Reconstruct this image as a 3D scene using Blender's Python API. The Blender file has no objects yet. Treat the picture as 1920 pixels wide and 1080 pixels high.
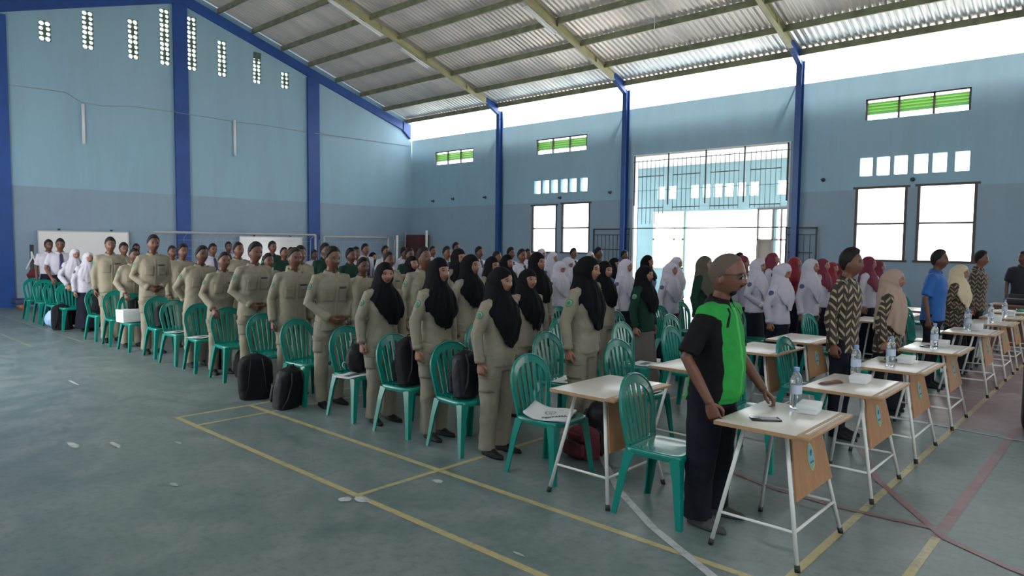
import bpy, bmesh, math, random
import numpy as np
from mathutils import Vector, Matrix
from mathutils.bvhtree import BVHTree
random.seed(7); RNG = np.random.RandomState(11)
SC = bpy.context.scene
COL = SC.collection
PI = math.pi
sin, cos, radians = math.sin, math.cos, math.radians

# ------------------------------------------------------------------ camera
CY, CP, CR = radians(132.514), radians(-3.624), radians(0.646)
FPX = 1296.6
cam_loc = Vector((7.054, -2.767, 1.766))
fwd = Vector((cos(CY)*cos(CP), sin(CY)*cos(CP), sin(CP)))
rgt = Vector((sin(CY), -cos(CY), 0)); upv = rgt.cross(fwd)
r2 = cos(CR)*rgt + sin(CR)*upv; u2 = -sin(CR)*rgt + cos(CR)*upv
camd = bpy.data.cameras.new('camera'); cam = bpy.data.objects.new('camera', camd); COL.objects.link(cam)
camd.sensor_width = 36; camd.lens = FPX/1920*36; camd.clip_start = .05; camd.clip_end = 300
M = Matrix(((r2.x, u2.x, -fwd.x, cam_loc.x), (r2.y, u2.y, -fwd.y, cam_loc.y), (r2.z, u2.z, -fwd.z, cam_loc.z), (0, 0, 0, 1)))
cam.matrix_world = M
SC.camera = cam

# ------------------------------------------------------------------ light and exposure
vs = SC.view_settings
vs.view_transform = 'Standard'; vs.look = 'None'; vs.gamma = 1.0; vs.use_curve_mapping = False
vs.exposure = 2.42
w = bpy.data.worlds.new('sky'); SC.world = w; w.use_nodes = True
bg = w.node_tree.nodes['Background']; bg.inputs[0].default_value = (.95, .98, 1.0, 1); bg.inputs[1].default_value = 1.6

def area(name, loc, rot, sx, sy, power, color=(1, 1, 1), portal=False):
    l = bpy.data.lights.new(name, 'AREA'); l.shape = 'RECTANGLE'; l.size = sx; l.size_y = sy
    l.energy = power; l.color = color
    if portal: l.cycles.is_portal = True
    o = bpy.data.objects.new(name, l); o.location = loc; o.rotation_euler = rot; COL.objects.link(o); return o
sl_ = bpy.data.lights.new('sun', 'SUN'); sl_.energy = 5.0; sl_.angle = radians(2); sl_.color = (1, .95, .88)
sun = bpy.data.objects.new('sun', sl_); sun.rotation_euler = (radians(4), radians(24), 0); COL.objects.link(sun)
# daylight guides in the openings; entrance, side door, front windows unseen, sized for light
area('daylight_eave_gap', (2.8, 15.0, 6.15), (radians(-90), 0, 0), 34, .75, 1, portal=True)
area('daylight_doorway', (-1.9, 14.95, 2.2), (radians(-90), 0, 0), 4.5, 4.3, 1, portal=True)
area('daylight_unseen_entrance', (12.1, -3.5, 1.6), (radians(90), 0, 0), 2.6, 3.2, 1, portal=True)
area('daylight_unseen_side_door', (-5.25, -3.5, 1.6), (radians(90), 0, 0), 6.5, 3.2, 1, portal=True)
area('daylight_unseen_front_windows', (20.3, 6.0, 3.2), (0, radians(90), 0), 3, 14, 1, portal=True)

# ------------------------------------------------------------------ materials
MATS = {}
def mat(name, col, rough=.6, metal=0., var=.0, vscale=3., bump=0., bscale=40., spec=None, trans=0., coat=0., emit=None, col2=None):
    if name in MATS: return MATS[name]
    m = bpy.data.materials.new(name); m.use_nodes = True; MATS[name] = m
    nt = m.node_tree; b = nt.nodes['Principled BSDF']
    b.inputs['Base Color'].default_value = (*col, 1); b.inputs['Roughness'].default_value = rough; b.inputs['Metallic'].default_value = metal
    if spec is not None: b.inputs['Specular IOR Level'].default_value = spec
    if trans: b.inputs['Transmission Weight'].default_value = trans
    if coat: b.inputs['Coat Weight'].default_value = coat
    if var or col2 or bump:
        tc = nt.nodes.new('ShaderNodeTexCoord')
    if var or col2:
        n = nt.nodes.new('ShaderNodeTexNoise'); n.inputs['Scale'].default_value = vscale; n.inputs['Detail'].default_value = 5
        nt.links.new(tc.outputs['Object'], n.inputs['Vector'])
        r = nt.nodes.new('ShaderNodeValToRGB'); r.color_ramp.elements[0].position = .35; r.color_ramp.elements[1].position = .65
        c2 = col2 if col2 else tuple(min(1, c*(1+var)) for c in col); c1 = col if col2 else tuple(c*(1-var) for c in col)
        r.color_ramp.elements[0].color = (*c1, 1); r.color_ramp.elements[1].color = (*c2, 1)
        nt.links.new(n.outputs['Fac'], r.inputs['Fac']); nt.links.new(r.outputs['Color'], b.inputs['Base Color'])
    if bump:
        n2 = nt.nodes.new('ShaderNodeTexNoise'); n2.inputs['Scale'].default_value = bscale; n2.inputs['Detail'].default_value = 4
        nt.links.new(tc.outputs['Object'], n2.inputs['Vector'])
        bp = nt.nodes.new('ShaderNodeBump'); bp.inputs['Strength'].default_value = bump; bp.inputs['Distance'].default_value = .01
        nt.links.new(n2.outputs['Fac'], bp.inputs['Height']); nt.links.new(bp.outputs['Normal'], b.inputs['Normal'])
    return m

class NB:
    """small node helper"""
    def __init__(s, m): s.nt = m.node_tree; s.b = s.nt.nodes['Principled BSDF']
    def n(s, t, **k):
        x = s.nt.nodes.new(t)
        for a, v in k.items(): setattr(x, a, v)
        return x
    def l(s, a, b): s.nt.links.new(a, b)
    def math(s, op, a, b=None, clamp=False):
        x = s.n('ShaderNodeMath', operation=op); x.use_clamp = clamp
        for i, v in enumerate((a, b)):
            if v is None: continue
            if isinstance(v, (int, float)): x.inputs[i].default_value = v
            else: s.l(v, x.inputs[i])
        return x.outputs[0]
    def mix(s, f, a, b):
        x = s.n('ShaderNodeMix', data_type='RGBA')
        if isinstance(f, (int, float)): x.inputs[0].default_value = f
        else: s.l(f, x.inputs[0])
        for i, v in ((6, a), (7, b)):
            if isinstance(v, tuple): x.inputs[i].default_value = (*v, 1)
            else: s.l(v, x.inputs[i])
        return x.outputs[2]
    def noise(s, vec, scale, detail=5, rough=.5):
        x = s.n('ShaderNodeTexNoise'); x.inputs['Scale'].default_value = scale; x.inputs['Detail'].default_value = detail
        x.inputs['Roughness'].default_value = rough; s.l(vec, x.inputs['Vector']); return x.outputs['Fac']
    def ramp(s, f, stops):
        x = s.n('ShaderNodeValToRGB'); e = x.color_ramp.elements
        while len(e) < len(stops): e.new(.5)
        for i, (p, c) in enumerate(stops):
            e[i].position = p; e[i].color = (*c, 1) if isinstance(c, tuple) else (c, c, c, 1)
        s.l(f, x.inputs['Fac']); return x.outputs['Color']

def new_nb(name, rough=.6):
    m = bpy.data.materials.new(name); m.use_nodes = True; MATS[name] = m
    q = NB(m); q.b.inputs['Roughness'].default_value = rough
    q.tc = q.n('ShaderNodeTexCoord'); return m, q

def floor_paint(name, base, lo, hi, linewear=None):
    m, q = new_nb(name)
    o = q.tc.outputs['Object']
    mp = q.n('ShaderNodeMapping'); mp.inputs['Scale'].default_value = (1, 1, 1); q.l(o, mp.inputs[0]); v = mp.outputs[0]
    n1 = q.noise(v, .7, 7, .68); n2 = q.noise(v, 3.2, 8, .70); n3 = q.noise(v, 14, 6, .7)
    c = q.mix(q.ramp(n1, [(.38, 0.), (.62, 1.)]), lo, base)
    c = q.mix(q.math('MULTIPLY', q.ramp(n2, [(.42, 0.), (.66, 1.)]), .55), c, hi)
    c = q.mix(q.math('MULTIPLY', q.ramp(n3, [(.48, 0.), (.66, 1.)]), .5), c, tuple(x*.72 for x in lo))
    sp = q.ramp(q.noise(v, 7, 3, .8), [(.70, 0.), (.73, 1.)])
    c = q.mix(q.math('MULTIPLY', sp, .25), c, (.42, .46, .45))
    if linewear:
        c = q.mix(q.ramp(q.noise(v, 9, 6, .75), [(.5, 0.), (.68, .75)]), linewear, c)
    q.l(c, q.b.inputs['Base Color'])
    rr = q.ramp(n2, [(.3, .30), (.7, .52)]); q.l(rr, q.b.inputs['Roughness'])
    bp = q.n('ShaderNodeBump'); bp.inputs['Strength'].default_value = .25; bp.inputs['Distance'].default_value = .004
    q.l(n3, bp.inputs['Height']); q.l(bp.outputs[0], q.b.inputs['Normal'])
    return m
FB, FL, FH = (.142, .182, .176), (.088, .130, .134), (.235, .255, .248)
M_FLOOR = floor_paint('painted_concrete_floor', FB, FL, FH)
M_YEL = floor_paint('yellow_court_line', FB, FL, FH, (.40, .33, .15))
M_WHT = floor_paint('white_court_line', FB, FL, FH, (.42, .42, .42))
M_FAD = floor_paint('faded_court_line', FB, FL, FH, (.24, .25, .21))
M_RED = floor_paint('red_court_line', FB, FL, FH, (.20, .085, .095))
M_REDZ = floor_paint('red_court_zone', FB, FL, FH, (.20, .12, .13))
M_PATCH = mat('plaster_scuff', (.36, .39, .38), .8, var=.2, vscale=12)

def wall_paint(name, up, lo, line=3.14):
    m, q = new_nb(name, .7)
    o = q.tc.outputs['Object']; sp = q.n('ShaderNodeSeparateXYZ'); q.l(o, sp.inputs[0])
    wob = q.math('MULTIPLY', q.noise(o, .8, 2), .02)
    f = q.math('GREATER_THAN', q.math('ADD', sp.outputs[2], wob), line)
    n1 = q.noise(o, .45, 6, .6)
    mp = q.n('ShaderNodeMapping'); mp.inputs['Scale'].default_value = (1.6, 1.6, .25); q.l(o, mp.inputs[0])
    n2 = q.noise(mp.outputs[0], 1.5, 7, .65); n3 = q.noise(o, 6, 6, .7)
    c = q.mix(f, lo, up)
    c = q.mix(q.math('MULTIPLY', q.ramp(n1, [(.35, 0.), (.65, 1.)]), .35), c, (.31, .44, .50))
    c = q.mix(q.math('MULTIPLY', q.ramp(n2, [(.45, 0.), (.7, 1.)]), .28), c, (.22, .30, .36))
    c = q.mix(q.math('MULTIPLY', q.ramp(n3, [(.6, 0.), (.75, 1.)]), .2), c, (.42, .52, .52))
    q.l(c, q.b.inputs['Base Color'])
    bp = q.n('ShaderNodeBump'); bp.inputs['Strength'].default_value = .3; bp.inputs['Distance'].default_value = .006
    q.l(n3, bp.inputs['Height']); q.l(bp.outputs[0], q.b.inputs['Normal'])
    return m
M_WALL = wall_paint('blue_wall_paint', (.270, .440, .560), (.240, .320, .415))
M_ANNEX = mat('pale_annex_paint', (.17, .27, .30), .8, var=.08, vscale=1)
M_BLUE = mat('deep_blue_paint', (.012, .065, .27), .5, var=.15, vscale=1.5)
M_STEELB = mat('blue_steel_paint', (.02, .07, .25), .4, var=.1)
M_OLIVE = mat('olive_steel_paint', (.40, .37, .21), .5, var=.12, vscale=2)
M_PURL = mat('dark_galvanised_purlin', (.17, .18, .11), .5, .1, var=.25, vscale=4)
M_WHITE = mat('white_paint', (.75, .75, .74), .5)
M_GALV = mat('galvanised_steel', (.5, .5, .5), .4, .7)
def roof_mat():
    m, q = new_nb('galvanised_roof_sheet', .38)
    o = q.tc.outputs['Object']
    mp = q.n('ShaderNodeMapping'); mp.inputs['Scale'].default_value = (1.2, .12, .12); q.l(o, mp.inputs[0])
    n = q.noise(mp.outputs[0], 1.3, 3, .5)
    c = q.ramp(n, [(.3, (.58, .54, .52)), (.55, (.74, .68, .65)), (.75, (.85, .72, .66))])
    q.l(c, q.b.inputs['Base Color']); q.b.inputs['Metallic'].default_value = .35
    q.b.inputs['Roughness'].default_value = .36
    return m
M_ROOF = roof_mat()
M_BLOCK = mat('dark_vent_block', (.10, .16, .12), .8)
M_GREENL = mat('green_louver', (.145, .37, .06), .5)
M_DKFR = mat('dark_window_frame', (.07, .055, .05), .6)
M_BAR = mat('black_grille_steel', (.03, .035, .04), .5)
M_GROUND = mat('pale_yard_concrete', (.55, .54, .50), .9, var=.1, vscale=.5)
M_GLASS = None
def glass():
    m = bpy.data.materials.new('frosted_window_glass'); m.use_nodes = True; nt = m.node_tree; nt.nodes.clear()
    o = nt.nodes.new('ShaderNodeOutputMaterial'); mx = nt.nodes.new('ShaderNodeMixShader'); t = nt.nodes.new('ShaderNodeBsdfTransparent'); tl = nt.nodes.new('ShaderNodeBsdfTranslucent')
    tl.inputs[0].default_value = (.95, .95, .92, 1); mx.inputs[0].default_value = .35
    nt.links.new(t.outputs[0], mx.inputs[1]); nt.links.new(tl.outputs[0], mx.inputs[2]); nt.links.new(mx.outputs[0], o.inputs[0]); return m
M_GLASS = glass()
M_TEAL = mat('green_plastic', (.003, .185, .142), .20, spec=.55)
M_TOP = mat('cream_melamine', (.55, .51, .45), .28, var=.03, vscale=8)
def wood(name, a, b, scale=6):
    m, q = new_nb(name, .5)
    mp = q.n('ShaderNodeMapping'); mp.inputs['Scale'].default_value = (scale*2, scale*2, scale*.25); q.l(q.tc.outputs['Object'], mp.inputs[0])
    q.l(q.ramp(q.noise(mp.outputs[0], 2.5, 6, .6), [(.3, a), (.7, b)]), q.b.inputs['Base Color']); return m
M_PANEL = wood('orange_plywood', (.26, .120, .045), (.35, .170, .068))
M_EDGE = wood('plywood_edge', (.30, .17, .08), (.38, .23, .12))
M_TUBE = mat('white_enamel_tube', (.62, .61, .57), .35)
M_RUB = mat('black_rubber', (.012, .012, .012), .6)
M_BROWN = wood('brown_desk_wood', (.12, .05, .03), (.18, .08, .05))
M_BLACK = mat('black_fabric', (.004, .004, .006), .8, bump=.2, bscale=90, spec=.25)
M_BLACK2 = mat('black_nylon', (.006, .006, .010), .55, bump=.2, bscale=60, spec=.3)
M_MAROON = mat('maroon_fabric', (.10, .010, .018), .8)
M_LBLUE = mat('light_blue_plastic_bag', (.33, .48, .75), .4)
M_PAPER = mat('white_paper', (.62, .62, .62), .7)
M_PRINT = mat('dark_print', (.06, .09, .09), .7)
M_PHONE = mat('phone_black', (.01, .01, .012), .15)
M_SCREEN = mat('phone_screen', (.03, .035, .045), .3)
M_PET = mat('clear_plastic', (.85, .9, .95), .05, trans=.92)
M_CAP = mat('blue_cap', (.14, .26, .50), .4)
M_LABEL = mat('bottle_label', (.42, .46, .58), .4)
M_SKIN = mat('brown_skin', (.125, .048, .027), .5, var=.08, vscale=14)
M_SKIN2 = mat('dark_brown_skin', (.090, .034, .020), .5, var=.08, vscale=14)
M_SKINF = mat('light_brown_skin', (.250, .115, .070), .5, var=.05, vscale=14)
M_LIP = mat('lips', (.15, .045, .036), .5)
M_EYE = mat('eye_white', (.26, .23, .21), .35)
M_IRIS = mat('dark_iris', (.012, .008, .006), .2)
M_HAIR = mat('black_hair', (.0045, .0035, .0035), .6, bump=.35, bscale=180, spec=.25)
M_HAIRG = mat('greying_brown_hair', (.075, .048, .035), .6, bump=.7, bscale=170)
M_KHAKI = mat('khaki_cotton', (.212, .186, .134), .85, var=.08, vscale=6, bump=.35, bscale=22)
M_KHAKID = mat('khaki_pocket_cotton', (.192, .168, .120), .85, bump=.3, bscale=30)
M_HIJB = mat('black_hijab_cloth', (.0022, .0020, .0036), .85, bump=.25, bscale=16, spec=.18)
M_HIJW = mat('white_hijab_cloth', (.42, .39, .45), .8, bump=.3, bscale=14)
M_HIJR = mat('red_hijab_cloth', (.21, .010, .025), .8, bump=.3, bscale=14)
M_HIJM = mat('maroon_hijab_cloth', (.13, .010, .030), .8, bump=.3, bscale=14)
M_HIJG = mat('dark_green_brown_hijab_cloth', (.055, .050, .035), .8, bump=.3, bscale=14)
M_HIJE = mat('beige_hijab_cloth', (.31, .215, .165), .8, bump=.3, bscale=14)
M_HIJC = mat('cream_hijab_cloth', (.52, .42, .29), .8, bump=.3, bscale=14)
M_WSHIRT = mat('white_shirt_cotton', (.41, .39, .45), .8, bump=.35, bscale=20)
M_NAVY = mat('navy_cotton', (.004, .005, .014), .8, bump=.3, bscale=20, spec=.2)
M_TIE = mat('navy_tie', (.015, .018, .06), .6)
M_GREEN = mat('dark_green_cotton', (.006, .028, .018), .8, spec=.2, var=.15, bump=.3, bscale=22)
M_GREY = mat('grey_brown_cotton', (.10, .085, .075), .85, bump=.3, bscale=22)
M_LIME = mat('bright_green_cotton', (.022, .335, .045), .75, var=.10, vscale=5, bump=.3, bscale=20)
M_BLK = mat('black_cotton', (.006, .005, .006), .8, bump=.3, bscale=20, spec=.2)
M_TROU = mat('dark_navy_trouser_cloth', (.005, .006, .012), .8, bump=.4, bscale=16, spec=.2)
M_BLUSH = mat('royal_blue_cotton', (.008, .085, .30), .75, var=.1, bump=.3, bscale=20)
M_NPOLO = mat('dark_navy_polo_cotton', (.006, .009, .018), .8)
M_SHOE = mat('black_shoe', (.006, .006, .007), .6, spec=.25)
M_SHOEG = mat('grey_canvas_shoe', (.05, .045, .048), .8)
M_EMBG = mat('emblem_green', (.04, .16, .09), .8)
M_EMBW = mat('emblem_white', (.24, .30, .22), .8)
M_EMBB = mat('emblem_blue', (.12, .30, .38), .6)
M_EMBY = mat('emblem_yellow_green', (.38, .42, .12), .6)
M_EMBN = mat('emblem_navy', (.05, .05, .12), .6)
M_CAN = mat('white_board_surface', (.78, .75, .74), .12)
M_SPK = mat('black_equipment', (.01, .01, .012), .5)
M_ORNG = mat('orange_wheel', (.35, .10, .03), .5)
M_TAPE = mat('name_tape', (.03, .03, .04), .7)

def batik(name, c0, c1, c2, sc=9.):
    m, q = new_nb(name, .8)
    sp = q.n('ShaderNodeSeparateXYZ'); q.l(q.tc.outputs['Object'], sp.inputs[0])
    a = q.math('ADD', q.math('MULTIPLY', sp.outputs[0], sc), q.math('MULTIPLY', sp.outputs[1], sc))
    z = q.math('MULTIPLY', sp.outputs[2], sc)
    pp = q.math('PINGPONG', a, 1.0)
    t = q.math('FRACT', q.math('ADD', z, q.math('MULTIPLY', pp, .9)))
    band = q.math('LESS_THAN', t, .36)
    fa = q.math('FRACT', a)
    gap = q.math('GREATER_THAN', q.math('ABSOLUTE', q.math('SUBTRACT', fa, .5)), .40)
    band = q.math('MULTIPLY', band, q.math('SUBTRACT', 1.0, gap))
    ck = q.math('MODULO', q.math('ADD', q.math('FLOOR', a), q.math('FLOOR', q.math('ADD', z, q.math('MULTIPLY', pp, .9)))), 3.0)
    pick = q.math('GREATER_THAN', q.math('ABSOLUTE', ck), .5)
    colr = q.mix(pick, c2, c1)
    vor = q.n('ShaderNodeTexVoronoi'); vor.inputs['Scale'].default_value = sc*2.6; q.l(q.tc.outputs['Object'], vor.inputs['Vector'])
    base = q.mix(q.math('LESS_THAN', vor.outputs['Distance'], .28), c0, tuple(x*2.2 for x in c0))
    q.l(q.mix(band, base, colr), q.b.inputs['Base Color']); return m
M_BATIK = batik('brown_cream_batik', (.022, .014, .010), (.34, .27, .15), (.24, .19, .13), 13)
M_BATIK2 = batik('dark_green_brown_batik', (.020, .016, .012), (.22, .14, .09), (.25, .21, .14), 15)

# ------------------------------------------------------------------ mesh helpers
def tag(o, label=None, cat=None, group=None, kind=None):
    if label: o['label'] = label
    if cat: o['category'] = cat
    if group: o['group'] = group
    if kind: o['kind'] = kind
    return o
def link(o, parent=None, loc=None, rz=None):
    COL.objects.link(o)
    if parent is not None: o.parent = parent
    if loc is not None: o.location = loc
    if rz is not None: o.rotation_euler = (0, 0, rz)
    return o
def empty(name, loc=(0, 0, 0), rz=0, label=None, cat=None, group=None):
    o = bpy.data.objects.new(name, None); o.empty_display_size = .1
    link(o, None, loc, rz); return tag(o, label, cat, group)

class MB:
    def __init__(s): s.v = []; s.f = []; s.m = []; s.sm = []
    def add(s, vs_, fs, mi=0, smooth=True):
        b = len(s.v); s.v.extend([tuple(p) for p in vs_])
        for f in fs: s.f.append(tuple(b+i for i in f)); s.m.append(mi); s.sm.append(smooth)
    def box(s, c, d, mi=0, R=None, smooth=False):
        hx, hy, hz = d[0]/2, d[1]/2, d[2]/2; c = Vector(c)
        P = [Vector((x*hx, y*hy, z*hz)) for z in (-1, 1) for y in (-1, 1) for x in (-1, 1)]
        if R is not None: P = [R @ p for p in P]
        s.add([c+p for p in P], [(0, 2, 3, 1), (4, 5, 7, 6), (0, 1, 5, 4), (2, 6, 7, 3), (0, 4, 6, 2), (1, 3, 7, 5)], mi, smooth); return s
    def b2(s, lo, hi, mi=0):
        return s.box([(a+b)/2 for a, b in zip(lo, hi)], [abs(b-a) for a, b in zip(lo, hi)], mi)
    def rbox(s, c, d, r=.01, mi=0, R=None):
        """box with chamfered edges"""
        bm = bmesh.new(); bmesh.ops.create_cube(bm, size=1)
        for v in bm.verts: v.co = Vector((v.co.x*d[0], v.co.y*d[1], v.co.z*d[2]))
        bmesh.ops.bevel(bm, geom=bm.edges[:], offset=r, segments=2, affect='EDGES', profile=.5)
        bm.verts.ensure_lookup_table(); c = Vector(c)
        s.add([c+((R @ v.co) if R is not None else v.co) for v in bm.verts], [[v.index for v in f.verts] for f in bm.faces], mi, True); bm.free(); return s
    def rings(s, R, mi=0, cap0=True, cap1=True, smooth=True):
        """R: list of equal-length closed rings of points"""
        n = len(R[0]); b = len(s.v)
        for r in R: s.v.extend([tuple(p) for p in r])
        def af(f): s.f.append(tuple(f)); s.m.append(mi); s.sm.append(smooth)
        for k in range(len(R)-1):
            for i in range(n):
                j = (i+1) % n; af((b+k*n+i, b+k*n+j, b+(k+1)*n+j, b+(k+1)*n+i))
        if cap0: af([b+i for i in range(n)][::-1])
        if cap1: af([b+(len(R)-1)*n+i for i in range(n)])
        return s
    def tube(s, P, r, n=10, mi=0, flat=1., round_=False, up=None):
        P = [Vector(p) for p in P]; m = len(P)
        r = [r]*m if isinstance(r, (int, float)) else list(r)
        T = []
        for i in range(m):
            a = P[max(0, i-1)]; b = P[min(m-1, i+1)]; T.append((b-a).normalized())
        u = Vector(up) if up else (Vector((0, 0, 1)) if abs(T[0].z) < .9 else Vector((1, 0, 0)))
        Rr = []
        if round_:
            d = T[0]; P2 = [P[0]-d*r[0]*.95, P[0]-d*r[0]*.6]+P+[P[-1]+T[-1]*r[-1]*.6, P[-1]+T[-1]*r[-1]*.95]
            r2_ = [r[0]*.3, r[0]*.8]+r+[r[-1]*.8, r[-1]*.3]; T = [T[0]]*2+T+[T[-1]]*2; P, r = P2, r2_
        for i in range(len(P)):
            u = (u-T[i]*u.dot(T[i])).normalized(); w_ = T[i].cross(u)
            Rr.append([P[i]+(u*cos(2*PI*k/n)+w_*sin(2*PI*k/n)*flat)*r[i] for k in range(n)])
        return s.rings(Rr, mi)
    def ell(s, c, r, nu=14, nv=10, mi=0, R=None):
        c = Vector(c); Rr = []
        for j in range(nv+1):
            t = PI*(j+.001)/(nv+.002)
            ring = []
            for k in range(nu):
                p = Vector((r[0]*sin(t)*cos(2*PI*k/nu), r[1]*sin(t)*sin(2*PI*k/nu), -r[2]*cos(t)))
                ring.append(c+(R @ p if R is not None else p))
            Rr.append(ring)
        return s.rings(Rr, mi)
    def lathe(s, prof, c=(0, 0, 0), n=20, mi=0, cap0=True, cap1=True):
        return s.rings([[(c[0]+r*cos(2*PI*k/n), c[1]+r*sin(2*PI*k/n), c[2]+z) for k in range(n)] for r, z in prof], mi, cap0, cap1)
    def strip(s, P, W, N, w, t, mi=0):
        """flat band: path P, width dirs W, normals N, widths w, thickness t"""
        R = []
        for i, p in enumerate(P):
            p = Vector(p); W_ = Vector(W[i])*w[i]/2; N_ = Vector(N[i])*t/2
            R.append([p-W_-N_, p+W_-N_, p+W_+N_, p-W_+N_])
        return s.rings(R, mi, smooth=False)
    def prism(s, poly, z0, z1, mi=0):
        n = len(poly)
        s.rings([[(x, y, z0) for x, y in poly], [(x, y, z1) for x, y in poly]], mi, smooth=False); return s
    def mesh(s, name, mats, recalc=True):
        me = bpy.data.meshes.new(name); me.from_pydata(s.v, [], s.f)
        for m_ in (mats if isinstance(mats, (list, tuple)) else [mats]): me.materials.append(m_)
        me.polygons.foreach_set('material_index', s.m); me.polygons.foreach_set('use_smooth', s.sm)
        if recalc:
            bm = bmesh.new(); bm.from_mesh(me); bmesh.ops.recalc_face_normals(bm, faces=bm.faces); bm.to_mesh(me); bm.free()
        me.update(); return me
    def build(s, name, mats, parent=None, loc=None, rz=None):
        return link(bpy.data.objects.new(name, s.mesh(name, mats)), parent, loc, rz)
def structure(o): o['kind'] = 'structure'; return o
def obj(name, me, parent=None, loc=None, rz=None): return link(bpy.data.objects.new(name, me), parent, loc, rz)
KIDS = {}
def copy_tree(o, parent=None):
    c = o.copy(); COL.objects.link(c)
    if parent is not None:
        c.parent = parent
    for ch in list(o.children): copy_tree(ch, c)
    return c

# ------------------------------------------------------------------ setting: floor and markings
U0, U1, V0, V1 = -14.39, 20.2, -3.35, 14.73
WT, EAVE = 5.76, 5.76
def roofz(v): return 6.56+.32*(14.4-v) if v > 5.95 else 6.56+.32*(14.4-(11.9-v))
fl = MB()
fl.add([(U0-.2, V0-.2, 0), (U1+.2, V0-.2, 0), (U1+.2, V1+.2, 0), (U0-.2, V1+.2, 0)], [(0, 1, 2, 3)], 0, False)
zz = [.0012]
def seg(a, b, w_, mi):
    a = Vector((*a, 0)); b = Vector((*b, 0)); d = (b-a).normalized(); n = Vector((-d.y, d.x, 0))*w_/2; zz[0] += .00012; z = Vector((0, 0, zz[0]))
    fl.add([a-n+z, b-n+z, b+n+z, a+n+z], [(0, 1, 2, 3)], mi, False)
def pathl(P, w_, mi):
    for a, b in zip(P[:-1], P[1:]): seg(a, b, w_, mi)
seg((-.02, 0), (6.2, 0), .052, 1); seg((0, .76), (6.2, .76), .052, 1)
seg((0, 0), (0, 13.4), .045, 1); seg((.43, 0), (.43, 13.4), .045, 1); seg((3.07, 0), (3.07, 4.7), .045, 1)
seg((5.73, 0), (5.73, 13.4), .05, 1); seg((6.19, 0), (6.19, 2.05), .05, 1); seg((6.19, 2.05), (6.19, 13.4), .07, 4)
fl.add([(5.25, 5.3, .0009), (6.6, 5.3, .0009), (6.6, 13, .0009), (5.25, 13, .0009)], [(0, 1, 2, 3)], 5, False)
seg((-12.5, .97), (-6.3, .95), .045, 1+2); seg((-12, .23), (-6.3, .21), .045, 3); seg((-3.45, -1.5), (-3.38, 1.3), .04, 3)
pathl([(3.45, 2.3), (3.71, 2.01), (4., 1.71), (4.33, 1.37), (4.86, .96), (5.42, .63), (6.1, .3)], .055, 2)
pathl([(5.2, 3.9), (5.46, 3.33), (5.62, 2.95), (5.93, 2.5), (6.23, 2.07), (6.61, 1.85), (7.1, 1.75)], .05, 4)
pathl([(4.6, 2.4), (5.1, 2.2), (5.6, 2.15), (6.19, 2.2)], .05, 4)
seg((4.9, 7.4), (7.5, 7.3), .03, 2); seg((5.0, 5.25), (7.4, 4.9), .03, 2)
def scuff(c, r, seed):
    rr = random.Random(seed); n = 14; zz[0] += .0001
    fl.add([(c[0]+r[0]*cos(2*PI*k/n)*(.6+.5*rr.random()), c[1]+r[1]*sin(2*PI*k/n)*(.6+.5*rr.random()), zz[0]) for k in range(n)], [tuple(range(n))], 6, False)
for i, (c, r) in enumerate([((3.08, -.10), (.05, .05)), ((3.17, -.03), (.09, .045)), ((3.26, .58), (.05, .04)), ((.6, -.75), (.13, .03)), ((.35, -1.0), (.16, .035)), ((1.95, -.8), (.06, .025)), ((4.5, .1), (.05, .012)), ((.9, -.35), (.08, .02)), ((-2.6, -.2), (.3, .02))]): scuff(c, r, i)
fl.add([], [])
floor = structure(fl.build('floor', [M_FLOOR, M_YEL, M_WHT, M_FAD, M_RED, M_REDZ, M_PATCH]))
gr = MB(); gr.add([(-90, -90, -.03), (90, -90, -.03), (90, 90, -.03), (-90, 90, -.03)], [(0, 1, 2, 3)], 0, False)
structure(gr.build('trim_1', [M_GROUND]))

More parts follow.
